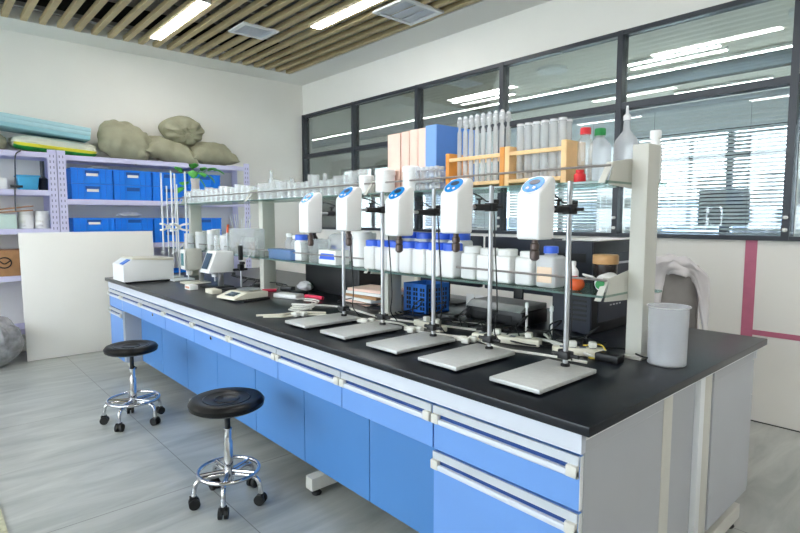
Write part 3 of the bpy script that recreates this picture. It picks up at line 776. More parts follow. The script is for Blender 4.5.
b = MB().grid(lambda u, v: Vector(((.06+.012*noise.noise(Vector((u*9, v*9, 1))))*cos(2*pi*u)*sin(pi*v)**.5, (.14+.03*noise.noise(Vector((u*7, v*7, 4))))*sin(2*pi*u)*sin(pi*v)**.5, .09-.09*cos(pi*v)+.012*noise.noise(Vector((u*11, v*11, 7)))*sin(pi*v))), 36, 20, closeu=True)
b.build('bag', 'poly', t)
for i in range(4): MB().lathe([(.016, 0), (.016, .05), (0, .052)], (0, -.09+.055*i, .03+.02*(i % 2)), 10).build('small_part', 'lid_blue' if i % 2 else 'poly_dense', t)
bottle(1.90, 3.10, ZL+.001, .048, .17, 'white_plastic', 'lid_blue', 'white bottle with blue neck ring behind the leftmost stirrer', neck=.75, caph=.2, shoulder=.85)
bottle(2.02, 3.14, ZL+.001, .034, .205, 'dark_jar', 'black_plastic', 'dark bottle behind the white bottle with blue ring', neck=.45, caph=.14)
o = MB().box(-.045, -.15, 0, .045, .15, .066, .006).box(-.049, -.154, .05, .049, .154, .068, .003).build('clear_blue_box', 'blue_clear'); o.location = (1.865, 3.26, ZL+.001)
tag(o, 'translucent blue storage box on the lower shelf', 'storage box')
for i in range(3): bottle(1.98, 3.22+i*.085, ZL+.001, .035, .15+.01*i, 'poly', 'white_plastic', ['frosted bottle nearest the dark bottle', 'frosted bottle between two others above the blue storage box', 'tallest frosted bottle above the blue storage box'][i], neck=.6, caph=.14)
# big clear tank at left
t = thing('clear_tank', 'large clear open tank with tubing on the far part of the lower shelf', 'tank', (1.859, 3.82, ZL+.001))
b = MB(); b.box(-.04, -.21, 0, .04, .21, .006).box(-.04, -.21, .006, -.036, .21, .20).box(.036, -.21, .006, .04, .21, .20).box(-.036, -.21, .006, .036, -.206, .20).box(-.036, .206, .006, .036, .21, .20)
b.build('tank_body', 'glassware', t, smooth=False)
for j in range(3): MB().tube(bez([(-.015+.015*j, -.15+.04*k, .03+.05*((k+j) % 3)) for k in range(7)], 40), .008, 8).build('tubing', 'poly_dense', t)
t = thing('red_handled_clamp', 'red handled pinch clamp hooked at the left rim of the clear tank', 'clamp', (1.84, 4.10, ZL+.001))
MB().tube(bez([(0, 0, .02), (-.004, .005, .10), (0, .008, .17)]), .006, 8).build('jaw', 'steel', t); MB().tube(bez([(0, .008, .165), (.0, .0, .20), (-.003, -.015, .225)]), [.009]*25, 8).build('handle', 'orange_ball', t)
for i in range(8):
    y = 4.2+i*.13
    bottle(1.862+(i % 2)*.2, y, ZL+.001, .040, .14+.02*(i % 3), 'poly_dense', 'white_plastic', ['frosted jar just left of the clear tank', 'frosted jar second from the clear tank', 'frosted jar third from the clear tank', 'frosted jar above the slim black clamp stand', 'frosted jar over the white titrator', 'frosted jar left of the white titrator', 'frosted jar near the far rack post', 'frosted jar at the far end of the lower shelf'][i], 'jar', 'frosted_jar', neck=.85, caph=.18, shoulder=.9)
# bunch of pipettes
t = thing('pipette_bunch', 'bunch of thin glass pipettes fanning out of a jar on the lower shelf', 'pipettes', (1.98, 4.16, ZL+.001))
MB().lathe(cup_prof(.04, .13), (0, 0, 0), 18, caps=False).build('jar', 'glassware', t)
for i in range(9):
    a = i*.7; MB().cyl((.01*cos(a), .01*sin(a), .01), (.08*cos(a), .11*sin(a), .27+.02*(i % 3)), .0035, seg=6).build('pipette', 'poly_dense', t)

# ------------------------------------------------------------------ on the worktop
Z0 = .851
# big translucent plastic beaker
t = thing('plastic_beaker', 'tall translucent plastic beaker standing on the worktop by the end post', 'beaker', (2.018, .797, Z0))
MB().lathe([(.061, 0), (.065, .004), (.0675, .205), (.071, .211), (.0695, .215), (.065, .209), (.060, .007), (0, .006)], (0, 0, 0), 40, caps=False).build('wall', 'poly', t)
MB().lathe([(.059, .0075), (.0605, .035), (0, .035)], (0, 0, 0), 32).build('liquid', 'poly_dense', t)
MB().tube([(.0718*cos(k*pi/20), .0718*sin(k*pi/20), .213) for k in range(40)], .002, 6, closed=True).build('rim', 'poly_dense', t)

# centrifuge / dry bath at far end
t = thing('benchtop_analyser', 'white box-shaped benchtop instrument at the far left end of the worktop', 'instrument', (1.435, 4.90, Z0), R(0))
MB().box(-.185, -.155, .0, .185, .155, .012, .003).build('base', 'black_rubber', t)
MB().prism([(-.20, .012), (.20, .012), (.20, .175), (-.13, .195), (-.20, .15)], 'y', -.16, .16, .006).build('housing', 'white_plastic', t)
MB().prism([(-.134, .196), (.205, .176), (.205, .196), (-.125, .208)], 'y', -.166, .166, .003).build('lid', 'cream_plastic', t)
MB().prism([(-.197, .156), (-.14, .192), (-.143, .196), (-.202, .16)], 'y', -.15, -.06).build('control_strip', 'folder_blue', t, smooth=False)

# burette stands
def burette_stand(x, y, lab):
    t = thing('burette_stand', lab, 'burette stand', (x, y, Z0), 0, 'burette stands at the far bench end')
    MB().box(-.09, -.07, 0, .09, .07, .016, .004).build('base', 'white_metal', t)
    MB().cyl((0, .04, .016), (0, .04, .82), .006, seg=10).build('rod', 'white_metal', t)
    c = MB().box(-.018, .02, .435, .018, .055, .475, .005)
    for s in (-1, 1):
        for dz in (-.02, .02): c.tube(bez([(0, .03, .455), (s*.03, .02, .455+dz), (s*.06, -.005, .455+dz*1.3), (s*.075, .015, .455+dz*1.4)], 12), .009, 8)
    plab(c.build('butterfly_clamp', 'white_plastic', t), 'white butterfly clamp')
    for s in (-1, 1):
        bu = MB().cyl((s*.058, .0, .24), (s*.058, .0, .93), .0075, seg=10).build('burette', 'poly_dense', t)
        MB().cyl((s*.058, 0, .14), (s*.058, 0, .24), .003, seg=6).box(s*.058-.015, -.006, .225, s*.058+.015, .006, .24, .002).build('stopcock', 'white_plastic', bu)
burette_stand(1.70, 5.0, 'burette stand with white butterfly clamp nearest the far bench end')
burette_stand(1.69, 4.72, 'burette stand with white butterfly clamp nearer to the grey titrator')

# grey titrator
t = thing('pump_dispenser', 'small grey dispenser head with teal display on a stand', 'dispenser', (1.66, 4.42, Z0))
MB().box(-.06, -.09, 0, .13, .09, .014, .004).build('base', 'cream_plastic', t)
MB().box(.07, -.02, .014, .10, .02, .22, .003).build('column', 'steel', t)
MB().box(-.05, -.045, .11, .08, .045, .285, .01).build('body', 'grey_post', t)
MB().box(-.066, -.045, .12, -.05, .045, .28, .004).build('front_panel', 'white_plastic', t)
plab(MB().box(-.068, -.03, .15, -.065, .03, .25, .001).build('display', 'teal', t), 'teal display')
MB().lathe([(.018, .07), (.018, .11)], (-.02, 0, 0), 14).cyl((-.02, 0, .07), (-.02, 0, .03), .004, seg=8).build('nozzle', 'white_plastic', t)
t = thing('auto_titrator', 'white sloping-front automatic titrator on a steel post', 'titrator', (1.69, 4.02, Z0))
MB().box(-.08, -.08, 0, .12, .10, .012, .004).build('base', 'black_plastic', t)
MB().box(.03, -.018, .012, .065, .018, .14, .003).build('post', 'steel', t)
MB().prism([(-.085, .12), (.12, .12), (.12, .28), (-.02, .285)], 'y', -.085, .085, .008).build('body', 'white_plastic', t)
b = MB()
for v in ((-.081, .145), (-.034, .255)): pass
b.prism([(-.0805, .15), (-.0335, .265), (-.036, .267), (-.083, .152)], 'y', -.05, .05)
plab(b.build('display', 'screen', t, smooth=False), 'grey display')
MB().lathe([(.022, .085), (.025, .12)], (.0, 0, 0), 16).cyl((0, 0, .085), (0, 0, .05), .005, seg=8).build('nozzle', 'white_plastic', t)
MB().lathe([(.018, .28), (.018, .40), (.016, .40), (.016, .29)], (.02, 0, 0), 16, caps=False).build('glass_cylinder', 'glassware', t)
# slim stand with black clamp
t = thing('clamp_stand', 'slim lab stand with black double clamp beside the titrator', 'lab stand', (1.80, 3.80, Z0))
MB().box(-.14, -.05, .003, .06, .05, .018, .003).build('base', 'black_plastic', t)
MB().cyl((0, 0, .018), (0, 0, .34), .006, seg=10).build('rod', 'steel', t)
MB().box(-.02, -.02, .14, .02, .02, .19, .005).cyl((-.06, 0, .15), (.05, 0, .15), .009, seg=8).lathe([(0, 0), (.014, 0), (.014, .02), (0, .02)], (-.05, .02, .11), 10).box(-.012, -.05, .19, .012, .0, .21, .004).box(-.014, -.014, .22, .014, .014, .33, .004).build('clamp', 'black_plastic', t)
# balance
t = thing('electronic_balance', 'cream electronic balance with steel pan on the worktop', 'balance', (1.60, 3.33, Z0), R(8))
MB().box(-.10, -.14, 0, .10, .14, .012, .003).build('base', 'black_rubber', t)
MB().prism([(-.145, .012), (.11, .012), (.11, .05), (-.05, .055), (-.145, .026)], 'y', -.105, .105, .005).build('housing', 'cream_plastic', t)
plab(MB().prism([(-.125, .0345), (-.07, .0505), (-.071, .0525), (-.126, .0365)], 'y', -.06, .04).build('display', 'screen', t, smooth=False), 'dark display')
MB().lathe([(.03, .052), (.03, .058), (.075, .062), (.077, .066), (0, .065)], (.03, 0, 0), 30).build('pan', 'steel', t)
# small white boxes
o = MB().box(-.03, -.055, 0, .03, .055, .035, .003).build('slide_box', 'paper'); o.location = (1.52, 4.05, Z0); tag(o, 'small white box on the worktop below the grey dispenser', 'box')
MB().box(-.0305, -.04, .01, -.03, .04, .025).build('print', 'pink_dark', o, smooth=False)
o = MB().box(-.035, -.065, 0, .035, .065, .03, .003).build('slide_box', 'cream_plastic'); o.location = (1.56, 3.74, Z0); tag(o, 'small cream box on the worktop in front of the clamp stand', 'box')

# power strips
def strip(x, y, rz, L_, lab, m_='cream_plastic'):
    t = thing('power_strip', lab, 'power strip', (x, y, Z0), rz)
    MB().box(-.025, -L_/2, 0, .025, L_/2, .03, .006).build('housing', m_, t)
    for i in range(4):
        y_ = -L_/2+.05+i*(L_-.09)/3
        s = MB().box(-.014, y_-.012, .0295, .014, y_+.012, .031).build('socket', 'label_ink', t, smooth=False)
        if i % 2 == 0:
            MB().box(-.015, y_-.015, .0312, .015, y_+.015, .055, .006).build('plug', 'cable_white', s)
strip(1.86, 1.40, R(18), .30, 'white power strip with plugs behind the two nearest steel plates')
strip(1.83, 1.83, R(-10), .22, 'white power strip between the second and third stirrer rods')
strip(1.90, 1.08, R(35), .20, 'white power strip by the foot of the rack end post')
def plugs(x, y, rz, lab):
    t = thing('cable_plug_cluster', lab, 'plugs', (x, y, Z0), rz, 'white plug clusters behind the steel plates')
    for k, (a, b, c, h) in enumerate(((0, 0, 0, .026), (.0, .045, 0, .022), (-.035, .02, 0, .024))):
        MB().box(a-.016, b-.018, c, a+.016, b+.018, c+h, .007, seg=3).cyl((a+.0, b+.018, c+.012), (a, b+.04, c+.012), .006, seg=8).build('plug', 'cable_white', t)
plugs(1.76, 1.50, .4, 'white plug cluster behind the second nearest steel plate')
plugs(1.73, 1.80, .2, 'white plug cluster behind the middle steel plate')
plugs(1.70, 2.12, .5, 'white plug cluster behind the second farthest steel plate')
plugs(1.55, 2.52, .1, 'white plug cluster left of the farthest steel plate')
# cables
def cable(pts, r, m_, lab, grp=None):
    o = MB().tube(bez([(x, y, Z0+r+z) for x, y, z in pts], 60), r, 6).build('cable', m_); tag(o, lab, 'cable', grp); return o
cable([(1.80, .99, 0), (1.78, 1.15, 0), (1.74, 1.33, 0), (1.79, 1.5, 0), (1.76, 1.65, .0), (1.72, 1.8, 0), (1.78, 2.0, 0), (1.72, 2.2, 0)], .0055, 'cable_white', 'long white cable winding behind the steel plates')
cable([(1.88, .98, 0), (1.92, 1.2, .02), (1.98, 1.42, 0), (1.94, 1.65, 0), (1.88, 1.9, 0), (1.82, 2.2, 0), (1.86, 2.6, 0), (1.70, 2.9, 0)], .006, 'cable_white', 'white cable curving past the base of the second rack post')
cable([(1.36, 2.62, 0), (1.44, 2.56, .0), (1.50, 2.55, 0), (1.60, 2.50, .0), (1.68, 2.36, 0)], .006, 'cream_plastic', 'pale cable end lying straight left of the farthest plate')
cable([(1.35, 2.68, 0), (1.47, 2.62, .0), (1.58, 2.62, 0), (1.68, 2.50, .0)], .006, 'cream_plastic', 'second pale cable lying beside the farthest plate')
for i in range(4):
    a = i*.9; c = (1.62+.02*i, 2.66+.012*i)
    cable([(c[0]+.07*cos(q+a), c[1]+.07*sin(q+a), .004*q+.01*i) for q in [k*.7 for k in range(9)]], .004, 'cable_white', 'white cable coil lying left of the farthest plate', 'cable coils left of the plates')
for i in range(10):
    x = 1.9+.05*(i % 4)+rnd.uniform(0, .05); y = 1.1+i*.15
    P = [(x+rnd.uniform(-.08, .1), y+k*.09*(-1)**i+rnd.uniform(-.03, .03), .012*rnd.random()+.008*(i % 3)) for k in range(6)]
    cable(P, .0035, 'black_plastic', 'thin black cable tangled behind the stirrers', 'black cables behind the stirrers')
o = cable([(1.93, 1.08, .03), (1.95, 1.02, .04), (1.93, .99, .02), (1.89, 1.03, 0), (1.88, 1.0, 0)], .003, 'cable_yellow', 'yellow cable by the foot of the rack end post')
for i in range(5):
    y = 3.5+i*.16; cable([(1.98, y, 0), (2.05, y+.07, .03), (1.95, y+.16, .05), (2.08, y+.25, .01), (2.15, y+.3, 0)], .004, 'black_plastic', 'black cable tangle behind the balance', 'black cables behind the balance')
for i, (x, y, rz, l_) in enumerate(((2.0, 1.18, .3, 'black power adapter nearest the white paper covered tower'), (2.03, 1.36, -.5, 'black power adapter among the cables right of the printer'), (1.98, 1.57, .9, 'black power adapter behind the second nearest rod'), (2.06, 1.92, .2, 'black power adapter left of the printer'), (2.02, 3.50, .4, 'black power adapter behind the balance'), (1.95, 3.80, 1.2, 'black power adapter under the clear tank'))):
    t = thing('plug_adapter', l_, 'adapter', (x, y, Z0), rz); MB().box(-.028, -.05, 0, .028, .05, .032, .006).build('housing', 'black_plastic', t); MB().cyl((0, .05, .016), (0, .075, .016), .005, seg=8).build('lead', 'black_plastic', t)
for i in range(7):
    y = 1.05+i*.17
    cable([(1.95, y, 0), (1.99, y+.05, .05+.02*(i % 2)), (2.03, y+.02, .09), (2.07, y+.10, .03), (1.98, y+.16, 0)], .0035, 'black_plastic', 'black cable looping up behind the rack posts', 'black cable loops behind the rack')
cable([(2.0, 1.05, 0), (1.93, 1.2, .01), (2.02, 1.33, .02), (1.95, 1.5, 0), (2.04, 1.7, .01), (2.0, 1.9, 0)], .006, 'cable_white', 'second white cable winding close to the printer')
t = thing('plug_adapter', 'black power adapter by the foot of the end post', 'adapter', (1.90, .955, Z0)); MB().box(-.03, -.045, 0, .03, .045, .03, .005).build('housing', 'black_plastic', t)
# items left of plates, mid bench
t = thing('tissue_pack', 'white packet lying on the worktop near the third rack post', 'packet', (1.84, 3.18, Z0), .3)
MB().box(-.045, -.10, 0, .045, .10, .03, .008, seg=3).build('wrapper', 'white_plastic', t)
t = thing('screwdriver', 'pinkish red handled tool lying on the worktop', 'tool', (1.93, 3.02, Z0), .2)
MB().cyl((0, -.09, .014), (0, .07, .014), .013, seg=10).build('handle', 'red_plastic', t); MB().cyl((0, .07, .014), (0, .16, .014), .004, seg=8).build('shaft', 'steel', t)
t = thing('screwdriver', 'red handled tool beside the third rack post foot', 'tool', (1.88, 3.52, Z0), 1.1)
MB().cyl((0, -.05, .012), (0, .05, .012), .011, seg=10).build('handle', 'red_plastic', t); MB().cyl((0, .05, .012), (0, .12, .012), .004, seg=8).build('shaft', 'steel', t)
o = MB().box(-.05, -.05, 0, .05, .05, .035, .01).build('mouse_device', 'black_plastic'); o.location = (1.94, 3.22, Z0); tag(o, 'small black device lying behind the white packet', 'device')
# crumpled wrap
def crumple(loc, sx, sy, sz, m_, lab, cat, name, seed):
    b = MB().grid(lambda u, v: Vector((sx*cos(2*pi*u)*sin(pi*v), sy*sin(2*pi*u)*sin(pi*v), sz*(1-cos(pi*v)))) * (1+.22*noise.noise(Vector((cos(2*pi*u)*2.2, sin(2*pi*u)*2.2, v*4+seed)))), 40, 24, closeu=True)
    o = b.build(name, m_); o.location = loc; return tag(o, lab, cat)
crumple((2.12, 3.42, Z0), .05, .08, .032, 'cloth', 'crumpled white wrap lying behind the third rack post', 'wrap', 'crumpled_wrap', 3)
# black case and paper stack behind
t = thing('black_case', 'black box-shaped case on the worktop under the middle shelf', 'case', (2.28, 3.15, Z0))
MB().box(-.12, -.33, 0, .12, .33, .20, .006).build('body', 'black_plastic', t); MB().box(-.124, -.31, .02, -.12, .31, .18, .002).build('front', 'dark_box', t)
for i in range(5):
    o = MB().box(-.11, -.16, 0, .11, .16, .018, .002).build('document_stack', ['pink_card', 'paper', 'cardboard', 'paper', 'pink_card'][i]); o.location = (2.13+.008*i, 2.68-.012*i, Z0+.0185*i); o.rotation_euler = (0, 0, .08*(i-2))
    tag(o, ['pink folder at the bottom of the document stack', 'white paper bundle second from the bottom of the document stack', 'brown folder in the middle of the document stack', 'white paper bundle near the top of the document stack', 'pink folder on top of the document stack'][i], 'documents')
t = thing('cream_cabinet', 'low cream equipment box behind the document stack', 'equipment', (2.55, 2.92, Z0)); MB().box(-.10, -.35, 0, .10, .35, .22, .008).build('housing', 'cream_plastic', t); MB().box(-.103, -.32, .03, -.10, .32, .19).build('front_panel', 'beige_plastic', t, smooth=False)
# blue crate
t = thing('perforated_basket', 'blue perforated basket on the worktop behind the second rack post', 'basket', (2.165, 2.195, Z0))
s = MB(); w_, d_, h = .19, .18, .165
s.box(-d_/2, -w_/2, 0, d_/2, w_/2, .006).box(-d_/2, -w_/2, 0, -d_/2+.006, w_/2, h).box(d_/2-.006, -w_/2, 0, d_/2, w_/2, h).box(-d_/2, -w_/2, 0, d_/2, -w_/2+.006, h).box(-d_/2, w_/2-.006, 0, d_/2, w_/2, h).use(1)
for i in range(3):
    for j in range(5):
        for k in range(2): s.box(-.0925, -.075+i*.055+k*.02, .02+j*.026, -.0895, -.063+i*.055+k*.02, .038+j*.026); s.box(-.075+i*.055+k*.02, -.0975, .02+j*.026, -.065+i*.055+k*.02, -.0945, .038+j*.026)
s.build('body', ['basket_blue', 'dark_box'], t, smooth=False)

# computers behind the rack
t = thing('computer_tower', 'black computer tower standing behind the rack end post', 'computer', (2.485, 1.33, Z0))
MB().box(-.215, -.10, 0, .215, .10, .425, .006).build('case', 'black_plastic', t)
s = MB().box(-.23, -.10, .0, -.215, .10, .425, .006).use(1)
for i in range(9): s.box(-.2325, -.08, .06+i*.022, -.2295, .02, .070+i*.022)
fp = s.build('front_panel', ['navy_plastic', 'dark_box'], t, smooth=False)
MB().box(-.2325, -.07, .33, -.2295, .07, .37).build('drive_bay', 'dark_box', fp, smooth=False)
s = MB().box(-.17, -.1035, .05, .17, -.10, .37, .003).use(1)
for i in range(3):
    for k in range(4): s.box(-.06+k*.03, -.1055, .12+i*.02, -.045+k*.03, -.1034, .126+i*.02)
sp_ = s.build('side_panel', ['navy_plastic', 'panel_grey'], t, smooth=False)
MB().box(-.10, -.106, .315, .12, -.1034, .325).build('side_handle', 'panel_grey', sp_, smooth=False)
o = MB().box(-.2, -.09, 0, .2, .09, .004, .001).build('paper_sheet', 'paper'); o.location = (2.50, 1.33, Z0+.426); o.rotation_euler[2] = .05; tag(o, 'white paper lying on top of the black computer tower', 'paper')
def monitor(x, y, w_, lab, h0=.12, h1=.425):
    t = thing('computer_monitor', lab, 'monitor', (x, y, Z0), 0, None)
    MB().box(-.02, -w_/2, h0, .02, w_/2, h1, .006).build('back_shell', 'navy_plastic', t)
    MB().box(.019, -w_/2+.015, h0+.015, .0225, w_/2-.015, h1-.015).build('screen', 'screen', t, smooth=False)
    MB().box(-.05, -.11, 0, .09, .11, .012, .003).box(-.035, -.03, .012, -.02, .03, h0+.1, .003).build('stand', 'black_plastic', t)
    plab(MB().box(-.0215, -.05, h0+.12, -.02, .03, h0+.15).build('sticker', 'paper', t, smooth=False), 'white sticker')
monitor(2.50, 1.78, .50, 'back of a dark computer monitor nearer to the computer tower')
monitor(2.50, 2.33, .52, 'back of a dark computer monitor behind the blue-lidded bottles')
t = thing('printer', 'grey and black printer on the worktop behind the power strips', 'printer', (2.27, 1.72, Z0))
MB().box(-.10, -.18, 0, .12, .18, .07, .006).build('body', 'black_plastic', t)
MB().box(-.103, -.12, .02, -.10, .12, .05).build('tray', 'dark_box', t, smooth=False)
MB().prism([(-.11, .07), (.12, .075), (.12, .10), (-.06, .10)], 'y', -.175, .175, .003).build('top_cover', 'duct', t)
for i, y in enumerate((2.0, 2.07)):
    o = MB().box(-.002, -.028, 0, .002, .028, .09, .001).build('white_card', 'paper'); o.location = (2.40, y, Z0+.02); tag(o, ['white card propped under the dark monitor, right one', 'white card propped under the dark monitor, left one'][i], 'card')
    o.location.z = Z0
for i, (y, lab) in enumerate(((1.43, 'thin white tube standing near the computer tower, left one'), (1.30, 'thin white tube standing near the computer tower, right one'))):
    t = thing('white_tube', lab, 'tube', (2.08, y+.02, Z0)); MB().cyl((0, 0, 0), (0, 0, .12), .006, seg=12).build('body', 'white_plastic', t); MB().lathe([(.009, .12), (.009, .14), (.006, .145), (0, .145)], (0, 0, 0), 12).build('cap', 'white_plastic', t)

# ------------------------------------------------------------------ chair with coat
t = thing('office_chair', 'grey office chair standing beyond the right side of the bench', 'chair', (3.13, 1.33, 0), R(42))
MB().box(-.20, -.22, .44, .22, .22, .50, .02, seg=3).build('seat', 'chair_grey', t)
MB().box(-.258, -.15, .74, -.21, .15, 1.14, .022, seg=4).build('backrest', 'chair_grey', t)
MB().box(-.235, -.03, .42, -.21, .03, .80, .004).box(-.235, -.03, .42, 0, .03, .44, .003).build('back_support', 'black_plastic', t)
MB().cyl((0, 0, .10), (0, 0, .44), .025).build('column', 'black_plastic', t)
for k in range(5):
    a = k*2*pi/5+.3; d = Vector((cos(a), sin(a), 0)); lg = MB().tube([d*.02+Vector((0, 0, .11)), d*.28+Vector((0, 0, .075))], [.022, .014], 10).build('leg', 'black_plastic', t)
    MB().cyl(d*.28+Vector((-d.y, d.x, 0))*-.02+Vector((0, 0, .03)), d*.28+Vector((-d.y, d.x, 0))*.02+Vector((0, 0, .03)), .03, seg=16).build('caster', 'black_rubber', lg)
# coat draped over backrest: swept sheet over the top edge
def coat(u, v):
    y = (u-.5)*.36
    q = (v-.5)*2
    side = 1 if q > 0 else -1
    drop = max(0, abs(q)-.12)/.88
    def sm(a, b, t): t = max(0, min(1, (t-a)/(b-a))); return t*t*(3-2*t)
    hang = .38 if q > 0 else .07+.26*sm(.5, .85, u)+.24*(1-sm(.06, .2, u))
    thick = .046+.014*noise.noise(Vector((u*5, v*5, 2)))
    x = side*thick*min(1, abs(q)/.12)+side*(.012+.02*drop)*sin(u*19+v*3)*drop+.018*noise.noise(Vector((u*6, v*6, 9)))
    z = -drop*hang+.025*(1-min(1, abs(q)/.12)**2)-.22*abs(u-.5)**2.2*2+.01*noise.noise(Vector((u*9, v*4, 5)))
    return Vector((x, y, z))
b = MB().grid(coat, 40, 40)
o = b.build('lab_coat', 'cloth', solid=.012); o.location = (3.13-.232*cos(R(42)), 1.33-.232*sin(R(42)), 1.16); o.rotation_euler = (0, 0, R(42)); tag(o, 'pale lab coat draped over the grey office chair back', 'coat')

# ------------------------------------------------------------------ storage shelving at the back wall
SYF = 6.37; SYB = 6.75
def shelf_unit(x0, x1, shelves, lab, postw=.075):
    t = thing('storage_shelving', lab, 'shelving', ((x0+x1)/2, 0, 0), 0, 'lavender storage shelving')
    h = (x1-x0)/2
    for sx in (-1, 1):
        for y in (SYF-.004, SYB-.04):
            xa = -h if sx < 0 else h-postw
            p = MB().box(xa, y, 0, xa+postw, y+.003, 2.06).box(xa if sx < 0 else xa+postw-.003, y, 0, (xa if sx < 0 else xa+postw-.003)+.003, y+.04, 2.06)
            p.use(1)
            if y < 6.5:
                for k in range(36):
                    for q in (.022, .052): p.box(xa+q-.004, y-.0006, .06+k*.055, xa+q+.004, y+.0005, .085+k*.055)
            p.build('upright', ['lavender', 'lav_hole'], t, smooth=False)
    for z in shelves:
        MB().box(-h+.003, SYF, z-.003, h-.003, SYB, z).box(-h+.003, SYF-.003, z-.052, h-.003, SYF, z).box(-h+.003, SYB-.003, z-.052, h-.003, SYB, z).build('shelf_board', 'lavender', t, smooth=False)
    return t
shelf_unit(1.095, 3.16, [2.02, 1.578, 1.11, .62, .12], 'right lavender steel shelving unit holding stacked blue crates')
shelf_unit(-1.0, 1.09, [2.03, 1.66, 1.28, .825, .30], 'left lavender steel shelving unit with cyan tub and white jars')
def crate(x, z, w_, h, lab, label=True, d_=.34):
    t = thing('storage_crate', lab, 'crate', (x, SYF+.19, z), R(90))
    # local: x depth -> rotated; build directly in world orientation instead
    t.rotation_euler = (0, 0, 0)
    b = MB(); hw = w_/2; f = -.18; k = .18
    b.box(-hw, f, 0, hw, k, .006).box(-hw, f, .006, hw, f+.006, h).box(-hw, k-.006, .006, hw, k, h).box(-hw, f+.006, .006, -hw+.006, k-.006, h).box(hw-.006, f+.006, .006, hw, k-.006, h)
    b.box(-hw-.003, f-.005, h-.014, hw+.003, f, h).box(-hw-.003, f-.003, h*.52, hw+.003, f, h*.56)
    for i in range(8):
        xx = -hw+.01+i*(w_-.02)/7
        if abs(xx) > w_*.2: b.box(xx-.003, f-.009, .0, xx+.003, f, h)
    b.box(-w_*.19, f-.005, h*.1, w_*.19-.0, f-.001, h*.16).box(-w_*.19, f-.006, h*.1, -w_*.18, f, h*.9).box(w_*.18, f-.006, h*.1, w_*.19, f, h*.9)
    b.build('body', 'crate_blue', t, smooth=False)
    MB().box(-w_*.17, f-.002, h*.62, w_*.17, f, h*.86).build('grip', 'crate_dark', t, smooth=False)
    if label: plab(MB().box(-.055, f-.008, h*.5, .055, f-.006, h*.68).build('label_card', 'paper', t, smooth=False), 'white label card')
    return t
SX = 1.405
for j in range(2):
    for i in range(4):
        crate(1.405+i*.395, 1.579+j*.162, .385, .158, ['blue crate in the upper row beside the white wall board side, ', 'blue crate second from the left upright, ', 'blue crate third from the left upright, ', 'blue crate fourth from the left upright, '][i].replace('in the upper row beside the white wall board side, ', 'nearest the left upright, ')+['bottom of the upper shelf pair', 'top of the upper shelf pair'][j], label=(i < 2 and not (i == 1 and j == 0)))
for j in range(2):
    for i in range(4):
        crate(1.405+i*.395, 1.111+j*.14, .385, .136, ['blue crate nearest the left upright, ', 'blue crate second from the left upright, ', 'blue crate third from the left upright, ', 'blue crate fourth from the left upright, '][i]+['bottom of the lower shelf pair', 'top of the lower shelf pair'][j], label=(i == 0))
for i in range(2): crate(2.2+i*.395, .622, .385, .158, ['blue crate low behind the right edge of the white board', 'blue crate low behind the burette stands'][i], False)
crumple((1.78, 6.50, 1.388), .13, .10, .03, 'poly_dense', 'crumpled clear wrap lying on the crates at board height', 'wrap', 'crumpled_wrap', 8)
crumple((1.5, 6.56, 1.9), .10, .10, .02, 'paper', 'white cloth showing over the rim of the upper left crate', 'cloth', 'crumpled_cloth', 11)

# things in left unit
t = thing('plastic_tub', 'small cyan plastic tub on the left shelving unit', 'tub', (.86, 6.52, 1.661))
MB().prism([(-.075, 0), (.075, 0), (.09, .135), (-.09, .135)], 'y', -.08, .08, .008).build('body', 'tub_cyan', t); MB().box(-.10, -.09, .13, .10, .09, .145, .004).build('rim', 'tub_cyan', t)
bottle(.825, 6.50, 1.281, .065, .175, 'white_plastic', 'white_plastic', 'left white screw-lid jar on the left shelving unit', 'jar', 'white_jar', neck=.82, caph=.2, label_m='paper', shoulder=.88)
bottle(.965, 6.50, 1.281, .065, .175, 'white_plastic', 'white_plastic', 'right white screw-lid jar beside the uprights', 'jar', 'white_jar', neck=.82, caph=.2, label_m='paper', shoulder=.88)
for x_ in (.825, .965): pass
t = thing('green_box', 'pale green carton left of the white jars', 'box', (.60, 6.52, 1.281)); MB().box(-.14, -.11, 0, .14, .11, .14, .004).build('body', 'pale_green', t)
t = thing('cardboard_sheets', 'brown cardboard sheets resting on the pale green carton', 'cardboard', (.66, 6.50, 1.423))
for k in range(2):
    o = MB().box(-.22, -.1, 0, .22, .1, .012, .002).build('sheet', 'cardboard', t); o.location.z = .03*k+.014; o.rotation_euler = (0, -.09-.05*k, .1*k)
t = thing('cardboard_carton', 'brown carton with a round black mark on the left shelving unit', 'carton', (.56, 6.53, .826)); MB().box(-.22, -.14, 0, .22, .14, .25, .003).build('body', 'cardboard', t)
MB().tube([(.06+.055*cos(k*pi/14), -.142, .13+.05*sin(k*pi/14)) for k in range(28)], .006, 5, closed=True).tube(bez([(.02, -.142, .15), (.06, -.142, .12), (.11, -.142, .15)], 12), .006, 5).build('printed_mark', 'dark_box', t)
t = thing('white_bin', 'white box at the left edge of the left shelving unit', 'box', (.57, 6.56, 1.661)); MB().box(-.14, -.1, 0, .12, .1, .11, .01).build('body', 'white_plastic', t)
t = thing('hanging_strap', 'thin dark strap hanging down the left shelving unit', 'strap', (0, 0, 0))
MB().tube(bez([(.80, 6.36, 2.03), (.755, 6.355, 1.98), (.745, 6.355, 1.8), (.735, 6.355, 1.66), (.73, 6.355, 1.45)], 20), .006, 6).build('webbing', 'frame_dark', t); MB().box(.70, 6.35, 1.675, .80, 6.362, 1.70, .003).build('buckle', 'black_plastic', t)
t = thing('dark_tool', 'dark bundled tool standing beside the uprights on the left unit', 'tool', (1.0, 6.58, 1.661)); MB().cyl((0, 0, 0), (0, 0, .30), .02, seg=10).lathe([(.04, 0), (.045, .12), (.02, .14)], (0, 0, 0), 12).build('body', 'frame_dark', t)

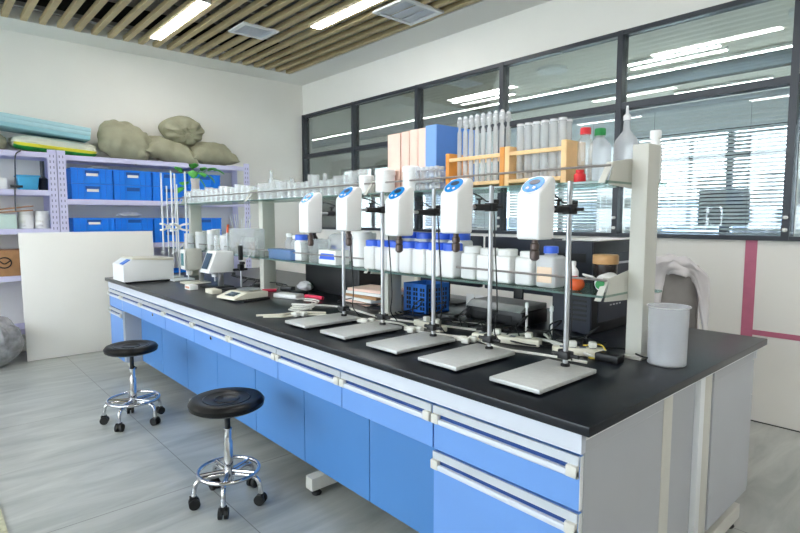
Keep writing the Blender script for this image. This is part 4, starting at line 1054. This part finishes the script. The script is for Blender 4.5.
# ------------------------------------------------------------------ sacks
def sack(loc, s, rot, seed, lab, m_='olive', tie=None, name='filled_sack', ex=.62):
    def f(u, v):
        a = 2*pi*u; b = pi*(v-.5)
        cx, sx = cos(a), sin(a); cb, sb = cos(b), sin(b)
        P = Vector((math.copysign(abs(cx)**ex, cx)*abs(cb)**ex, math.copysign(abs(sx)**ex, sx)*abs(cb)**ex, math.copysign(abs(sb)**.8, sb)))
        w_ = 1+.07*noise.noise(P*2.1+Vector((seed, 0, 0)))+.035*noise.noise(P*6+Vector((0, seed, 0)))
        P *= w_
        # pinch toward the +x end (gathered mouth)
        if tie:
            t_ = max(0, (P.x-.45)/.6); k = 1-.7*min(1, t_)**1.4
            fold = 1+.12*t_*sin(math.atan2(P.z, P.y)*11)
            P.y *= k*fold; P.z *= k*fold
        return Vector((P.x*s[0], P.y*s[1], P.z*s[2]))
    b = MB().grid(f, 72, 40, closeu=True)
    bmesh.ops.remove_doubles(b.bm, verts=b.bm.verts, dist=.0005)
    if tie:
        pass
    t = thing(name, lab, 'sack', loc); t.rotation_euler = rot
    b.build('cloth_body', m_, t)
    if tie:
        MB().tube([(s[0]*.93+.008*sin(k), s[1]*.3*cos(k*pi/10), s[2]*.3*sin(k*pi/10)) for k in range(20)], .006, 6, closed=True).build('tie', m_, t)
        def g(u, v):
            r = (.25+.35*v); a = 2*pi*u; q = 1+.25*sin(a*7)*v
            return Vector((s[0]*(.9+.22*v), s[1]*r*q*cos(a), s[2]*r*q*sin(a)))
        MB().grid(g, 56, 6, closeu=True).build('gathered_mouth', m_, t, solid=.004)
    return t
def pillow(loc, s_, rot, seed, lab, rnd_=0, droop=0):
    # sewn cloth sack: flat seam all round, pulled-in sides, pointed corners, folds running in from the seam
    def side(sg):
        def f(u, v):
            a, b = 2*u-1, 2*v-1
            e = max(abs(a), abs(b))
            t_ = max(0, (1-abs(a)**2.6))**.55*max(0, (1-abs(b)**2.6))**.55
            x = a*(1-.16*(1-a*a)*0-.13*b*b*(1-abs(a))-.10*(1-b*b)); y = b*(1-.12*(1-a*a))
            fold = .13*sin(a*13+seed+b*2)*max(0, abs(b)-.45)*2*(1-abs(b))**.5*2+.13*sin(b*11+seed*2+a*2)*max(0, abs(a)-.45)*2*(1-abs(a))**.5*2
            k_ = 1-rnd_*(a*a*b*b); x *= k_; y *= k_
            w_ = 1+.16*noise.noise(Vector((a*1.6, b*1.6, seed+sg)))
            z = sg*(t_*w_+fold*min(1, t_*4))+.12*noise.noise(Vector((a*1.3, b*1.3, seed*2)))
            z += .05*noise.noise(Vector((a*4, b*4, seed*3+sg)))*min(1, t_*3)
            return Vector((x*s_[0], y*s_[1], z*s_[2]-droop*a*a))
        return f
    b = MB().grid(side(1), 44, 44).grid(side(-1), 44, 44)
    bmesh.ops.remove_doubles(b.bm, verts=b.bm.verts, dist=.0012)
    t = thing('filled_sack', lab, 'sack', loc); t.rotation_euler = rot
    b.build('cloth_body', 'olive', t)
    return t
def gathered(loc, r, axis, lab):
    # roundish sack whose tied mouth is the pole; folds radiate from it
    def f(u, v):
        ph = 2*pi*u; th = pi*v
        t_ = max(0, 1-th/1.5)
        q = 1+.17*sin(ph*9+.8*sin(ph*2))*min(1, t_*1.6)*(1 if th > .12 else .4)+.05*noise.noise(Vector((cos(ph)*2, sin(ph)*2, th*2)))
        rr = sin(th)**.85*q; zz = cos(th)
        if th < .5: zz -= .22*(1-th/.5)**1.2
        P = Vector((rr*cos(ph)*r[0], rr*sin(ph)*r[1], zz*r[2]))
        if th > 1.6: P.x -= .35*r[0]*max(0, -math.cos(ph))**3*(th-1.6)
        return P
    t = thing('filled_sack', lab, 'sack', loc); t.rotation_euler = Vector(axis).to_track_quat('Z', 'Y').to_euler()
    MB().grid(f, 90, 40, closeu=True).build('cloth_body', 'olive', t)
    def g(u, v):
        ph = 2*pi*u; q = 1+.35*sin(ph*8)*v
        return Vector(((.014+.05*v)*q*cos(ph), (.014+.05*v)*q*sin(ph), r[2]*.76+.028*v))
    MB().grid(g, 64, 6, closeu=True).build('gathered_mouth', 'olive', t, solid=.004)
    return t
pillow((1.77, 6.50, 2.215), (.31, .25, .17), (R(64), R(14), R(4)), 1.3, 'large olive sack slumped on the shelves, leftmost of the four olive sacks', .36)
gathered((2.40, 6.50, 2.40), (.235, .17, .16), (.02, -.94, -.28), 'olive sack on top of the pile with its gathered mouth facing forward')
pillow((2.24, 6.51, 2.165), (.31, .20, .12), (R(28), R(10), R(-4)), 5.1, 'olive sack lying at the lower left under the gathered one')
pillow((2.73, 6.50, 2.165), (.30, .20, .12), (R(28), R(1), R(4)), 9.7, 'olive sack at the right end of the pile above the plant')
t = sack((1.12, 6.56, 2.112), (.38, .15, .078), (0, .06, 0), 21, 'long white, yellow and green feed sack lying on the left shelves', 'sack_white', name='feed_sack', ex=.5)
def band(v0, v1, m_, nm):
    # coloured bands hugging the lower front of the sack
    def f(u, v):
        x = -.36+.74*u; a = R(v0+(v1-v0)*v)
        k = (1-min(1, abs(x/.385))**8)**.5
        return Vector((x, -(.158*math.cos(a)**.62*k+.002), -.079*math.sin(a)**.8*k if a > 0 else .079*math.sin(-a)**.8*k))
    MB().grid(f, 30, 10).build(nm, m_, t, solid=.004)
band(28, 80, 'sack_green', 'green_band'); band(6, 28, 'sack_yellow', 'yellow_band')
sack((.52, 6.55, 2.125), (.19, .14, .09), (0, .1, .1), 31, 'small grey-olive sack under the pale blue foam sheets')
t = thing('foam_sheets', 'pale blue foam sheets lying tilted on top of the left shelves', 'foam sheets', (.75, 6.55, 2.305)); t.rotation_euler = (0, R(5.5), R(-1.5))
for k in range(3): MB().box(-.72, -.20, -.06+k*.041, .66, .18, -.02+k*.041, .004).build('sheet', ['foam_edge', 'foam_blue', 'foam_blue'][k], t)
crumple((.46, 6.16, .0), .24, .16, .23, 'bag_plastic', 'grey translucent rubbish bag on the floor left of the white board', 'bag', 'rubbish_bag', 5)

# white board leaning
t = thing('white_board', 'large blank white board leaning against the shelving', 'board', (1.34, 6.23, .0)); t.rotation_euler = (R(-4.3), 0, 0)
MB().box(-.605, -.012, .002, .62, .012, 1.24, .002).build('panel', 'wall', t)
MB().box(-.607, -.013, 1.235, .622, .013, 1.247, .001).build('edge_strip', 'white_plastic', t)

# corner mat at the lower left
o = MB().box(-.9, -.5, .001, .0, 0, .006).build('floor_mat', 'rug', smooth=False); o.location = (.226, 3.17, 0); tag(o, 'pale patterned mat edge on the floor at the lower left corner', 'mat')

# ------------------------------------------------------------------ light
w = bpy.data.worlds.new('world'); sc.world = w; w.use_nodes = True
nt = w.node_tree; bg = nt.nodes['Background']
bg.inputs['Color'].default_value = (.95, .97, 1, 1); bg.inputs['Strength'].default_value = 6.0

sc.view_settings.view_transform = 'Standard'; sc.view_settings.look = 'None'
sc.view_settings.exposure = 1.3; sc.view_settings.gamma = 1; sc.view_settings.use_curve_mapping = False
sc.cycles.use_denoising = True
sc.cycles.max_bounces = 8; sc.cycles.transparent_max_bounces = 32; sc.cycles.diffuse_bounces = 5
sc.cycles.sample_clamp_indirect = 6
